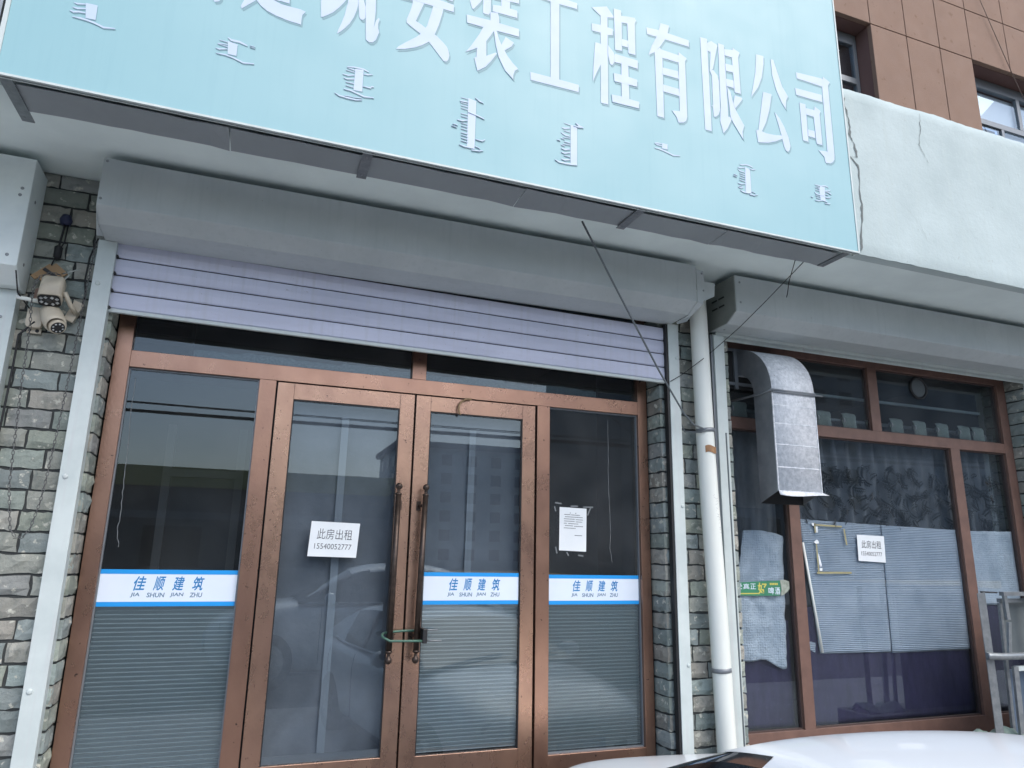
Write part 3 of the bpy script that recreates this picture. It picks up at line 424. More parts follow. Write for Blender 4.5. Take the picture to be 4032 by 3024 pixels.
# ------------------------------------------------------------------ sign
sg=thing('shop_sign','large light blue shop sign with white Chinese lettering and small script below','sign',(1.25,-1.23,3.69))
SX0,SX1,SZ0,SZ1=-1.228,3.724,3.70,6.05
part(MB().box(SX0,SX1,-1.258,-1.249,SZ0,SZ1),'sign_board',SIGNF,sg)
parts(MB().box(SX0-.02,SX0-.001,-1.262,-1.2,SZ0-.01,SZ1).box(SX1+.001,SX1+.012,-1.262,-1.2,SZ0-.01,SZ1).box(SX0,SX1,-1.264,-1.252,SZ0-.012,SZ0-.001).box(SX0,SX1,-1.243,-1.236,SZ0-.014,SZ0-.003),'edge_trim',WHITE,sg)
part(MB().box(SX0,SX1,-1.2485,-1.192,3.712,3.72),'recess_dark_strip',BLACKM,sg)  # black strip painting the dark recess behind the sign board
sp=MB(); random.seed(3)
bnds=[-1.20,-.26,1.33,2.72,3.66]
for a,b in zip(bnds[:-1],bnds[1:]):
    n=10; vs=[]
    for i in range(n+1):
        x=a+.003+(b-a-.006)*i/n
        for y,zz in ((-1.19,3.700),(-.975+random.uniform(-.003,.003),3.702)):
            vs.append((x,y,zz+random.uniform(-.003,.003)-(.006 if y>-1 and i in(0,n) else 0)))
    sp.add(vs,[(2*i,2*i+2,2*i+3,2*i+1) for i in range(n)])
parts(sp,'soffit_panel',PANELG,sg,solid=.003)
for bx,ya,yb,sk in ((-1.20,-1.25,-.885,.01),(.42,-1.25,-.965,.004),(2.06,-1.25,-.965,.0),(3.655,-1.25,-.985,.0)):
    b=MB().add([(bx-.027,ya,3.688),(bx+.027,ya,3.688),(bx+.027+sk,yb,3.688),(bx-.027+sk,yb,3.688),(bx-.027,ya,3.693),(bx+.027,ya,3.693),(bx+.027+sk,yb,3.693),(bx-.027+sk,yb,3.693)],[(0,1,2,3),(4,7,6,5),(0,4,5,1),(1,5,6,2),(2,6,7,3),(3,7,4,0)])
    for yy in (ya+.06,yb-.04): b.lathe([(0,-.004),(.006,-.003),(.007,0)],Matrix.Translation((bx,yy,3.688)),8)
    part(b,'bracket',STEEL,sg)
def glyph(polys, name, dx, dz, depth):
    a=MB(); s=MB()
    for i,p in enumerate(polys):
        q=[(p[k],p[k+1]) for k in range(0,len(p),2)]
        a.prism(q,-1.2602-.00018*i,-1.2592)
        s.prism([(x+dx,z+dz) for x,z in q],-1.2585-.0004-.00006*i,-1.2582)  # darker copy offset down-right, a drop shadow drawn into the print
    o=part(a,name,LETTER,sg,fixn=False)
    t=s.build('printed_drop_shadow',LSHADE,fixn=False); t.parent=o
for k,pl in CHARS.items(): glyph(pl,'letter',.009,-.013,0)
for k,pl in WORDS.items(): glyph(pl,'script_word',.0035,-.005,0)
# neighbour sign, only its dark edge shows
ns=thing('dark_sign','dark grey end of the neighbouring sign at the upper left edge','sign',(-2.5,-1.2,3.95))
part(MB().box(-3.9,-1.275,-1.25,-1.195,3.97,6.0),'sign_board',mat('dark_grey_sheet',(.07,.075,.10),(.05,.05,.06),rough=.5),ns)
part(MB().box(-3.9,-1.262,-1.262,-1.2505,4.18,4.20).box(-1.275+.0005,-1.262,-1.25,-1.195,3.97,6.0),'edge_trim',STEEL,ns)
# ------------------------------------------------------------------ roller shutters
def dots(mb, pts, r, y):
    for x,z in pts: mb.lathe([(0,y-.003),(r*.8,y-.0025),(r,y)],Matrix.Translation((x,0,z))@Matrix.Rotation(R_(90),4,'X')@Matrix.Rotation(R_(180),4,'X')@Matrix.Identity(4),10)
def disc(mb, c, n, r, t=.003):
    M=frame_axes(n,(0,0,1) if abs(Vector(n).normalized().z)<.9 else (1,0,0)); M.translation=Vector(c)
    return mb.lathe([(r,0),(r,t*.5),(r*.7,t),(0,t)],M,10)
rs=thing('roller_shutter','wide white roller shutter half lowered over the copper framed entrance','shutter',(1,-.3,2.95))
YF=-.575
hood=MB().profx([(-.17,3.733),(YF,3.733),(YF,3.455),(-.46,3.389),(-.225,3.386),(-.17,3.40)],-.915,2.90)
hp=part(hood,'hood',HOODM,rs,bevel=.004)
fl=MB()
fl.add([(2.90,YF-.002,3.70),(2.958,YF-.002,3.695),(2.968,YF-.002,3.58),(2.945,YF-.002,3.438),(2.90,YF-.002,3.45)],[(0,1,2,3,4)])
fl.add([(2.955,YF+.012,3.624),(3.066,YF+.012,3.622),(3.058,YF+.014,3.520),(2.972,YF+.02,3.474)],[(0,1,2,3)])
fl.add([(2.945,YF-.002,3.438),(2.90,YF-.002,3.452),(2.90,-.455,3.388),(2.925,-.45,3.383)],[(0,1,2,3)])
fl.add([(2.90,-.455,3.386),(2.925,-.45,3.381),(2.925,-.40,3.36),(2.91,-.30,3.37),(2.90,-.3,3.384)],[(0,1,2,3,4)])
fl.add([(-.915,YF+.01,3.455),(-.915,-.46,3.389),(-.915,-.3,3.386),(-.935,-.36,3.36),(-.918,-.50,3.40)],[(0,1,2,3,4)])
parts(fl,'torn_end_flap',HOODM,rs,solid=.003)
sc=MB()
for c,n in (((-.895,YF,3.715),(0,-1,0)),((-.90,YF,3.49),(0,-1,0)),((2.945,YF-.003,3.675),(0,-1,0)),((2.955,YF-.003,3.545),(0,-1,0))): disc(sc,c,n,.008)
parts(sc,'screw',STEEL,rs)
cur=MB(); zt=3.40
tl=math.atan2(-.046,3.71)
slope=lambda x: -.0124*(x+.84)
def slat(mb,z0,z1):
    pr=[(-.196,z0+.003),(-.203,z0+.010),(-.2065,(z0+z1)/2),(-.203,z1-.010),(-.196,z1-.004),(-.188,z1-.004),(-.188,z0+.003)]
    n=len(pr); vs=[]
    xs=[-.868,2.925]
    for x in xs: vs += [(x,y,z+slope(x)) for y,z in pr]
    mb.add(vs,[(i,(i+1)%n,n+(i+1)%n,n+i) for i in range(n)]+[tuple(range(n))[::-1],tuple(range(n,2*n))])
zz=2.991
for k in range(4):
    slat(cur,zz,zz+.1045); zz+=.1045
part(cur,'curtain',SLAT,rs)
gp=MB()
for k in range(5):
    z=2.991+.1045*k; vs=[]
    for x in (-.868,2.925): vs += [(x,-.190,z-.006+slope(x)),(x,-.190,z+.005+slope(x)),(x,-.186,z+.005+slope(x)),(x,-.186,z-.006+slope(x))]
    gp.add(vs,[(0,1,5,4),(1,2,6,5),(2,3,7,6),(3,0,4,7)])
parts(gp,'slat_joint',BLACKM,rs)
bb=MB(); vs=[]
for x in (-.868,2.925): vs += [(x,-.209,2.972+slope(x)),(x,-.209,2.991+slope(x)),(x,-.184,2.991+slope(x)),(x,-.184,2.972+slope(x))]
bb.add(vs,[(0,1,5,4),(1,2,6,5),(2,3,7,6),(3,0,4,7),(0,3,2,1),(4,5,6,7)]); part(bb,'bottom_bar',WHITE,rs)
ec=MB()
for k in range(5):
    for x in (-.845,): ec.tube([(x,-.225,2.993+.1045*k),(x,-.20,2.993+.1045*k)],.009,8)
parts(ec,'slat_end_cap',BLACKM,rs)
for x0,x1,ylab in ((-.946,-.849,0),(2.862,2.952,1)):
    r=MB().box(x0,x1,-.242,-.236,-.25,3.385).box(x0,x0+.005,-.236,-.165,-.25,3.383).box(x1-.005,x1,-.236,-.165,-.25,3.383)
    part(r,'guide_rail',WHITE,rs,bevel=.002)
    d=MB()
    for z in (3.12,2.02,.95): disc(d,(x0+.03 if ylab==0 else x1-.02,-.242,z),(0,-1,0),.014,.006)
    parts(d,'rail_cap',WHITE,rs)
part(MB().box(2.843,2.8615,-.236,-.19,-.25,3.38),'rail_side_strip',BLACKM,rs)  # black strip painted in for the dark gap beside the rail

r2_=thing('roller_shutter','white roller shutter hood above the brown framed window with slotted end plate','shutter',(5,-.3,3.4))
part(MB().profx([(-.17,3.732),(-.537,3.732),(-.537,3.447),(-.42,3.381),(-.20,3.378),(-.17,3.40)],3.27,7.25),'hood',HOODM,r2_,bevel=.004)
part(MB().profx([(-.175,3.728),(-.53,3.728),(-.53,3.45),(-.415,3.386),(-.2,3.383),(-.175,3.40)],3.262,3.2695),'end_plate',mat('olive_grey_metal',(.22,.24,.22),(.17,.19,.18),scale=6,rough=.5),r2_)
sl=MB()
for y0,z0 in ((-.29,3.60),(-.375,3.60),(-.29,3.535),(-.375,3.535)): sl.box(3.2585,3.2618,y0-.032,y0+.032,z0-.006,z0+.006)
parts(sl,'slot',BLACKM,r2_)
d=MB()
for c in ((3.31,-.537,3.68),(3.31,-.537,3.52),(3.33,-.30,3.379)): disc(d,c,(0,-1,0) if c[1]<-.5 else (0,0,-1),.009)
parts(d,'screw',STEEL,r2_)
parts(MB().box(3.30,7.2,-.235,-.226,3.352,3.377).box(3.30,7.2,-.195,-.185,3.33,3.377),'bottom_lip',WHITE,r2_)
for x0,x1 in ((3.272,3.366),(6.83,6.92)):
    part(MB().box(x0,x1,-.242,-.236,-.25,3.35).box(x0,x0+.005,-.236,-.165,-.25,3.35).box(x1-.005,x1,-.236,-.165,-.25,3.35),'guide_rail',WHITE,r2_,bevel=.002)
part(MB().box(3.252,3.2715,-.228,-.17,-.25,3.352),'rail_side_strip',GREYF,r2_)

r3=thing('roller_shutter','white shutter hood and rail of the neighbouring shop at the far left edge','shutter',(-1.6,-.3,3.0))
part(MB().profx([(-.172,3.733),(-.405,3.733),(-.405,3.105),(-.30,3.025),(-.18,3.02),(-.172,3.06)],-3.6,-1.268),'hood',mat('clean_white_metal',(.76,.83,.815),(.68,.75,.74),scale=5,rough=.5,spots=(.4,.4,.38),spot_scale=50,spot_at=.76),r3,bevel=.004)
d=MB()
for c in ((-1.31,-.405,3.55),(-1.315,-.405,3.51),(-1.32,-.405,3.16),(-1.36,-.405,3.10+.02)): disc(d,c,(0,-1,0),.009)
for c in ((-1.268,-.31,3.52),(-1.268,-.30,3.15)): disc(d,c,(1,0,0),.010)
parts(d,'screw',STEEL,r3)
part(MB().box(-1.42,-1.288,-.242,-.236,-.25,3.019).box(-1.293,-1.288,-.236,-.16,-.25,3.019),'guide_rail',WHITE,r3)
d=MB()
disc(d,(-1.345,-.242,2.86),(0,-1,0),.009); parts(d,'rail_cap',STEEL,r3)

# ------------------------------------------------------------------ left shop front
sf=thing('glass_entrance','copper framed glass entrance with double doors under the half lowered shutter','shop front',(1,.02,.1))
f=MB(); Y0,Y1=0,.06
f.box(-.82,-.733,Y0,Y1,0,3.5).box(2.728,2.805,Y0,Y1,0,3.5)
f.box(-.733,2.728,Y0+.001,Y1,2.709,2.811).box(.978,1.075,Y0,Y1,2.811,3.5)
f.box(.006,.108,Y0,Y1,-.02,2.709).box(1.902,2.0,Y0,Y1,-.02,2.709)
f.box(-.733,.006,Y0+.001,Y1,-.02,.397).box(2.0,2.728,Y0+.001,Y1,-.02,.397)
part(f,'frame',COPPERF,sf,bevel=.002)
fg=MB()   # glazing beads
for x0,x1,z0,z1 in ((-.733,.006,.397,2.709),(2.0,2.728,.397,2.709)):
    fg.box(x0,x0+.008,.024,.052,z0,z1).box(x1-.008,x1,.024,.052,z0,z1).box(x0+.008,x1-.008,.024,.052,z1-.010,z1).box(x0+.008,x1-.008,.024,.052,z0,z0+.008)
parts(fg,'glazing_bead',GREYF,sf)
part(MB().box(.108,1.902,.035,.06,2.66,2.709).box(.108,.14,.062,.085,.28,2.70).box(1.87,1.902,.062,.085,.28,2.70).box(.985,1.035,.062,.085,.28,2.70),'dark_gap_stop',BLACKM,sf)  # black strips behind the leaves, painting the door gaps dark
for (x0,x1,z0,z1,gl) in ((-.733,.006,.397,2.709,GLSM),(2.0,2.728,.397,2.709,GLSD),(-.733,.978,2.811,3.5,GLSD),(1.075,2.728,2.811,3.5,GLSD)):
    part(MB().box(x0,x1,.038,.044,z0,z1),'pane',gl,sf)
for (x0,x1) in ((-.728,-.40),(2.40,2.722)):
    v=MB()
    for k in range(5):
        z=2.815+.062*k; v.add([(x0,.050,z),(x1,.050,z),(x1,.075,z+.055),(x0,.075,z+.055)],[(0,1,2,3)])
    v.box(x0,x1,.08,.085,2.812,3.2)
    v.box(x1-.02 if x0<0 else x0,x1 if x0<0 else x0+.02,.046,.08,2.812,3.2)
    part(v,'louvre_vent',BLACKM,sf,solid=.002)
random.seed(5)
ds=MB()
for x0,x1 in ((-.395,.975),(1.08,2.395)):
    n=40; P=[(x0+(x1-x0)*i/n, 2.812) for i in range(n+1)]
    vs=[]
    for i,(x,z) in enumerate(P): vs += [(x,.0462,2.812),(x,.0462,2.865+.012*(math.floor(i/9)%2)+random.uniform(-.003,.003))]
    ds.add(vs,[(2*i,2*i+2,2*i+3,2*i+1) for i in range(n)])
parts(ds,'speckled_band',mat('speckled_grey',(.30,.36,.38),(.16,.20,.21),scale=90,rough=.9),sf,solid=.001)  # pale speckled strip with a stepped top behind the transom glass
def door(x0,x1,zb,gz0,gz1,ls,rs_,handle_x,lab):
    d=MB().box(x0,ls,-.006,.034,zb,2.700).box(rs_,x1,-.006,.034,zb,2.700).box(ls,rs_,-.005,.034,gz1,2.700).box(ls,rs_,-.005,.034,zb,gz0)
    do=part(d,'door',COPPER,sf,bevel=.002); do['label']=lab
    g=MB().box(ls,rs_,.010,.016,gz0,gz1).build('pane',GLS); g.parent=do
    bd=MB().box(ls,ls+.007,.0,.0098,gz0,gz1).box(rs_-.007,rs_,.0,.0098,gz0,gz1).box(ls+.007,rs_-.007,.0,.0098,gz1-.008,gz1).build('glazing_bead',BLACKM); bd.parent=do
    h=MB(); xt,xb=handle_x; zt_,zb_=2.022,1.072; y=-.085
    h.tube([(xb,y,zb_),(xt,y,zt_)],.0185,16)
    ax=Vector((xt-xb,0,zt_-zb_)).normalized(); M=frame_axes(ax,(0,1,0))
    fin=[(.0185,-.004),(.022,0),(.022,.006),(.012,.012),(.008,.018),(.012,.024),(.008,.030),(.016,.036),(.021,.046),(.022,.054),(.018,.064),(.010,.072),(.0,.075)]
    Mt=M.copy(); Mt.translation=Vector((xt,y,zt_)); h.lathe(fin,Mt,14)
    Mb=frame_axes(-ax,(0,1,0)); Mb.translation=Vector((xb,y,zb_)); h.lathe(fin,Mb,14)
    for z in (1.958,1.16):
        x=xb+(xt-xb)*(z-zb_)/(zt_-zb_); sx= .025 if x<.97 else -.025
        h.tube([(x,y,z),(x+sx*.6,y+.03,z),(x+sx,-.004,z)],.010,8)
        h.box(x+sx-.014,x+sx+.014,-.014,-.0062,z-.03,z+.03)
        for k in range(3): h.tube([(x+sx*.2,y+.012+.012*k,z-.02),(x+sx*.2,y+.012+.012*k,z+.02)],.005,6)
    ho=h.build('handle',BRONZE); ho.parent=do
    return do
door(.118,1.003,.27,.462,2.597,.220,.905,(.912,.905),'left door leaf with a rental notice taped inside its glass')
door(1.015,1.883,.27,.455,2.597,1.116,1.787,(1.089,1.073),'right door leaf with a blue and white sticker band and blind')
hk=MB().tube([(1.405+.08*math.cos(a)-.02,-.012-.02*math.sin(a/2),2.628+.075*math.sin(a)) for a in [math.pi*(.45+.75*i/12) for i in range(13)]],[.004]+[.007]*11+[.004],8)
tag(hk.build('bent_strip',CARD),'thin curled brown strip hooked over the top rail of the right door','strip')
# bicycle lock
lk=thing('bicycle_lock','green U shaped lock looped round both door handles with a black lock body','lock',(1.0,-.09,1.15))
u=[(1.10,-.045,1.188),(1.0,-.045,1.186),(.90,-.045,1.18)]
u+=[(.885-.026*math.sin(a),-.088+.043*math.cos(a),1.163-.022*(1-math.cos(a))*.6+.012) for a in [math.pi*i/8 for i in range(1,8)]]
u+=[(.90,-.131,1.137),(1.0,-.131,1.135),(1.10,-.131,1.134)]
part(MB().tube(u,.0075,10),'shackle',mat('green_rubber_coating',(.07,.16,.12),(.05,.12,.09),scale=30,rough=.5),lk)
part(MB().box(1.098,1.128,-.145,-.032,1.12,1.205),'lock_body',BLACKM,lk,bevel=.005)
parts(MB().tube([(1.128,-.045,1.190),(1.215,-.045,1.187)],.0055,8).tube([(1.128,-.131,1.135),(1.22,-.131,1.133)],.0055,8),'shackle_end',STEEL,lk)

# blinds, sticker bands, notices
def blinds(x0,x1,z0,z1,y,lab):
    o=MB(); z=z1; k=0
    while z-.0236>z0:
        dz=.0015*math.sin(k*1.7)
        o.add([(x0,y,z),(x1,y,z+dz*.3),(x1,y+.013,z-.0185),(x0,y+.013,z-.0185),(x0,y+.012,z-.0236),(x1,y+.012,z-.0236)],[(0,1,2,3),(3,2,5,4)]); z-=.0236; k+=1
    tag(o.build('window_blind',BLIND,solid=.0012),lab,'blind','grey slatted blinds behind the shop glass')
blinds(-.73,.003,.40,1.335,.052,'grey slatted blind low in the left window, left of the doors')
blinds(1.118,1.785,.458,1.337,.024,'grey slatted blind low in the right door leaf')
blinds(2.003,2.725,.40,1.331,.052,'grey slatted blind low in the window right of the doors')
def band(x0,x1,z0,z1,y,lab,tx0,tx1):
    r=thing('sticker_band',lab,'sticker',((x0+x1)/2,y,z0),'blue and white company sticker bands')
    part(MB().box(x0,x1,y-.0012,y-.0004,z0,z1),'backing',VINYL,r)
    parts(MB().box(x0,x1,y-.0018,y-.0013,z1-.025,z1).box(x0,x1,y-.0018,y-.0013,z0,z0+.025),'blue_stripe',BLUEB,r)
    W=tx1-tx0; xs=[0,.255,.505,.765]; 
    for c,xx in zip('佳顺建筑',(.03,.30,.565,.845)):
        part(text_mb(c,tx0+W*xx,tx0+W*(xx+.165),z0+.086,z1-.037,y-.0016,bold=.016,shear=.22),'character',BLUET,r,fixn=False)
    for c,a,b in (('JIA',0,.13),('SHUN',.225,.47),('JIAN',.545,.735),('ZHU',.82,1.0)):
        part(text_mb(c,tx0+W*a,tx0+W*b,z0+.049,z0+.075,y-.0016,bold=.022,shear=.1),'small_word',GREYT,r,fixn=False)
band(-.731,-.003,1.335,1.537,.038,'blue edged white sticker band on the left window, widest of the three',-.562,-.185)
band(1.118,1.785,1.338,1.539,.010,'blue edged white sticker band on the right door leaf',1.285,1.645)
band(2.005,2.722,1.332,1.530,.038,'blue edged white sticker band on the window right of the doors',2.185,2.55)
def quad(P,y): return MB().add([(x,y,z) for x,z in P],[(0,1,2,3)])
def notice(P,y,lab,fn):
    r=thing('paper_notice',lab,'notice',(sum(p[0] for p in P)/4,y,min(p[1] for p in P)))
    mb=MB()
    def q(u,v):
        a=Vector(P[0]).lerp(Vector(P[1]),u); b=Vector(P[3]).lerp(Vector(P[2]),u); c=b.lerp(a,v)
        return (c.x, y-.0012-.0016*abs(noise.noise(Vector((u*3+y*50+P[0][0],v*2,0)))), c.y)
    mb.grid(q,10,8); part(mb,'sheet',PAPER,r)
    for t in fn(q): part(t,'printed_line',INK,r,fixn=False)
    return r
def rent(q,bold):
    def f(q_):
        o=[]
        for txt,u0,u1,v0,v1 in (('此房出租',.145,.865,.50,.80),('15540052777',.115,.875,.22,.375)):
            s=text_mb(txt,u0,u1,v0,v1,0,bold=bold)
            vs=[]
            for x,_,z in s.v:
                p=q_(x,z); vs.append((p[0],p[1]-.0009,p[2]))
            o.append(MB().add(vs,s.f))
        return o
    return f
P1=[(.4045,1.848),(.704,1.842),(.691,1.631),(.394,1.634)]
notice([(.396,1.840),(.695,1.833),(.683,1.622),(.386,1.627)],.010,'white rental notice with black writing on the left door leaf',rent(None,-.006))
notice([(4.812,1.876),(5.108,1.872),(5.101,1.654),(4.806,1.665)],.038,'creased white rental notice on the foam covered brown window',rent(None,.0))
def letter(q_):
    o=[]; random.seed(4)
    def row(u0,u1,v,h=.013,gap=.0):
        u=u0; t=MB(); o.append(t)
        while u<u1-.012:
            l=min(random.uniform(.014,.03),u1-u)
            c=[q_(u,v-h/2),q_(u+l*.82,v-h/2),q_(u+l*.82,v+h/2),q_(u,v+h/2)]
            t.add([(a,b-.0009,d) for a,b,d in c],[(0,1,2,3)]); u+=l+gap
    rows=((.17,.40,.835),(.42,.76,.832),(.20,.86,.782),(.16,.56,.733),(.60,.87,.727),(.17,.56,.682),(.60,.84,.676),(.16,.27,.630),(.32,.70,.627),(.20,.50,.577),(.54,.88,.572),(.16,.60,.522),(.56,.85,.362))
    for a,b,v in rows: row(a,b,v)
    row(.38,.415,.875,.02); row(.58,.615,.875,.02)
    return o
notice([(2.095,1.996),(2.307,1.992),(2.301,1.690),(2.091,1.696)],.038,'white portrait letter with small printed lines on the window right of the doors',letter)
# tape marks round the letter
tp=MB(); random.seed(9)
for a,b in (((2.06,2.025),(2.11,2.02)),((2.055,2.0),(2.065,1.965)),((2.18,2.005),(2.24,2.007)),((2.28,2.003),(2.36,2.004)),((2.34,2.0),(2.315,1.945)),((2.065,1.72),(2.075,1.675)),((2.15,1.685),(2.165,1.66)),((2.24,1.665),(2.28,1.66))):
    d=Vector((b[0]-a[0],b[1]-a[1])); n=Vector((-d.y,d.x)).normalized()*.005
    tp.add([(a[0]-n.x,.0372,a[1]-n.y),(b[0]-n.x,.0372,b[1]-n.y),(b[0]+n.x,.0372,b[1]+n.y),(a[0]+n.x,.0372,a[1]+n.y)],[(0,1,2,3)])
tr_=thing('tape_residue','torn clear tape scraps round the portrait letter on the window','tape',(2.2,.037,1.66)); parts(tp,'scrap',mat('dull_tape',(.16,.18,.19),rough=.6),tr_,solid=.0004)

# linings, interior of the left shop
def lining(x0,x1,z0,z1,y,lab,seam,amp=.012,m=LINER):
    r=thing('lining_sheet',lab,'sheet',((x0+x1)/2,y,z0),'grey lining sheets behind the doors')
    def q(u,v):
        x=x0+(x1-x0)*u; z=z0+(z1-z0)*v
        k=1+1.3*max(0,1.5-z); return (x,y+k*amp*noise.noise(Vector((x*4+z,z*2.2,y*9)))+k*amp*.6*noise.noise(Vector((x*9-z*3,z*4,3))),z)
    part(MB().grid(q,40,60),'sheet',m,r,solid=.0008)
    if seam:
        (xa,za),(xb,zb)=seam
        part(MB().add([(xb-.023,y-.022,zb),(xb+.023,y-.022,zb),(xa+.023,y-.022,za),(xa-.023,y-.022,za)],[(0,1,2,3)]).add([(xb-.005,y-.024,zb),(xb+.005,y-.024,zb),(xa+.005,y-.024,za),(xa-.005,y-.024,za)],[(0,1,2,3)]),'seam_tape',SEAM,r,solid=.0006)
lining(.19,.94,.45,2.60,.095,'grey crumpled lining sheet with a pale seam behind the left door leaf',((.565,2.52),(.56,.47)))
lining(1.08,1.82,1.2,2.60,.095,'grey lining sheet with a pale seam behind the upper right door leaf',((1.445,2.50),(1.435,1.42)))
part(MB().box(.222,.903,.02,.028,.464,.505),'bottom_strip',GREYF,sf)
inn=thing('shop_interior','dark empty shop interior seen through the left window and transom','room',(1,2.5,.0))
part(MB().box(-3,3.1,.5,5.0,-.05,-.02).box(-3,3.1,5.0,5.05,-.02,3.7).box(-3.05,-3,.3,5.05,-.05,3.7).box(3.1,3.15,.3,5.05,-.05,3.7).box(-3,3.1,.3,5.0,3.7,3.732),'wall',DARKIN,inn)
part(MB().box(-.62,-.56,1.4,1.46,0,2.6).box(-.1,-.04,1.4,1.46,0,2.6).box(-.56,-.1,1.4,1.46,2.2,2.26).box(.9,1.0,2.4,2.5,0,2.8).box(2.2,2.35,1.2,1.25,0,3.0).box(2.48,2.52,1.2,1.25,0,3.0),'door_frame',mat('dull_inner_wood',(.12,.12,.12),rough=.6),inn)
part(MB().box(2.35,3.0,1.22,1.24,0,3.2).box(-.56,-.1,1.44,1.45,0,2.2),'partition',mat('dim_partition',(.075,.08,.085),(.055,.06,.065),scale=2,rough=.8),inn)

def ribbon(P,wd,y):
    L=[];Rr=[]
    for i,(x,z) in enumerate(P):
        ww=wd*(.4+.6*abs(math.sin(i*1.3)))/2; L.append((x-ww,y,z)); Rr.append((x+ww,y,z))
    n=len(P); return MB().add(L+Rr,[(i,i+1,n+i+1,n+i) for i in range(n-1)])
FILM=mat('peeling_film',(.15,.17,.18),rough=.6)
def wig(P,k=5):
    o=[]
    for a,b in zip(P[:-1],P[1:]):
        for q in range(k): o.append((a[0]+(b[0]-a[0])*q/k+random.uniform(-.003,.003),a[1]+(b[1]-a[1])*q/k))
    return o+[P[-1]]
random.seed(12)
tag(ribbon(wig([(-.695,2.66),(-.69,2.40),(-.68,2.18),(-.675,2.0),(-.668,1.85),(-.672,1.74),(-.655,1.66)]),.005,.0372).build('peeling_film',FILM),'thin peeling film edge running down the left window glass','film')
tag(ribbon(wig([(2.49,2.66),(2.49,2.40),(2.487,2.15),(2.50,1.9),(2.492,1.72),(2.51,1.62)]),.004,.0372).build('peeling_film',FILM),'thin stringy film edge on the window right of the doors','film')
# ------------------------------------------------------------------ right shop front
rf=thing('shop_window','brown framed wide shop window with foam sheets and curtain inside','shop front',(5,.02,.1))
f=MB(); Y0,Y1=0,.06
f.box(3.44,3.553,Y0,Y1,0,3.42).box(6.70,6.81,Y0,Y1,0,3.42)
f.box(3.553,6.70,Y0+.001,Y1,3.345,3.42).box(3.553,6.70,Y0+.001,Y1,2.680,2.772)
f.box(5.07,5.175,Y0,Y1,2.772,3.345)
f.box(4.097,4.20,Y0,Y1,.425,2.680).box(5.982,6.095,Y0,Y1,.425,2.680)
f.box(3.553,6.70,Y0+.001,Y1,.10,.425)
part(f,'frame',BROWNF,rf,bevel=.002)
fg=MB()
cells=[(3.553,4.097,.425,2.680),(4.20,5.982,.425,2.680),(6.095,6.70,.425,2.680),(3.553,5.07,2.772,3.345),(5.175,6.70,2.772,3.345)]
for x0,x1,z0,z1 in cells:
    fg.box(x0,x0+.01,.022,.055,z0,z1).box(x1-.01,x1,.022,.055,z0,z1).box(x0+.01,x1-.01,.022,.055,z1-.012,z1).box(x0+.01,x1-.01,.022,.055,z0,z0+.01)
parts(fg,'glazing_bead',mat('dark_brown_bead',(.07,.045,.04),rough=.6),rf)
for x0,x1,z0,z1 in cells:
    part(MB().box(x0,x1,.038,.043,z0,z1),'pane',GLS if z0<1 else GLSD,rf)
inn2=thing('shop_interior','dark interior of the shop behind the leaf patterned curtain','room',(5,2.5,0))
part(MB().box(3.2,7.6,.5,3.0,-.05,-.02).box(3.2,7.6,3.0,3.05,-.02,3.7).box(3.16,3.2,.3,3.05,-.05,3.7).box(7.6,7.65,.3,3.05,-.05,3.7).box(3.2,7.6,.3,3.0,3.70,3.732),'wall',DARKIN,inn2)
cu=thing('curtain','dark leaf patterned curtain hanging from a rod behind the brown window','curtain',(5,.15,.4))
def cf(x0,x1):
    def q(u,v):
        x=x0+(x1-x0)*u; a=.022+.01*math.sin(x*3)
        return (x,.155+a*math.sin(x*2*math.pi/.145+.6*math.sin(v*3))+.008*noise.noise(Vector((x*6,v*3,0))),.45+2.42*v)
    return q
part(MB().grid(cf(4.22,6.75),260,20),'drape',CURT,cu,solid=.001)
part(MB().grid(cf(3.56,4.10),60,20),'drape',CURT,cu,solid=.001)
lf=MB(); random.seed(21); CQ=cf(4.22,6.75)
def on_curtain(x,z):
    p=CQ((x-4.22)/2.53,(z-.45)/2.42); return (p[0],p[1]-.004,p[2])
for k in range(260):
    x0=random.uniform(4.3,6.65); z0=random.uniform(1.98,2.50); A=R_(random.choice((-1,1))*random.uniform(5,75)-90); ln0=random.uniform(.07,.115)
    for q in range(9):
        t=q/8; A2=A+R_(18)*t; bx=x0+ln0*t*math.cos(A2); bz=z0+ln0*t*math.sin(A2)
        for side in (-1,1):
            ln=.034*(1-.6*abs(t-.35)); an=A2+side*R_(48); ex=bx+ln*math.cos(an); ez=bz+ln*math.sin(an); mx=(bx+ex)/2; mz=(bz+ez)/2
            nx,nz=-(ez-bz),(ex-bx); l=math.hypot(nx,nz); nx*=.0042/l; nz*=.0042/l
            P=[(bx,bz),(mx+nx,mz+nz),(ex,ez),(mx-nx,mz-nz)]
            if all(4.23<a<6.73 and 1.9<b_<2.66 for a,b_ in P): lf.add([(p[0],p[1]-.00002*(k*18+q*2+side),p[2]) for p in (on_curtain(a,b_) for a,b_ in P)],[(0,1,2,3)])
part(lf,'leaf_print',LEAF,cu,fixn=False)
rod=MB().tube([(3.5,.085,2.852),(6.46,.085,2.852)],.017,10); part(rod,'rod',STEEL,cu)
xs=[3.71,4.60,4.86,5.40,5.69,5.99,6.28,6.42]
xs=[3.70,4.58,4.86,5.135,5.41,5.69,5.97,6.25,6.43]
gm=MB(); hm=MB()
for x in xs:
    gm.grid(lambda u,v:(x-.075+.15*u+.01*math.sin(v*9),.062+.012*math.cos((u-.5)*3)-.02*math.sin(v*3.1),2.775+.15*v-.02*abs(u-.5)),6,6)
    hm.tube([(x-.075,.055,2.852),(x-.062,.055,2.852)],.026,12)
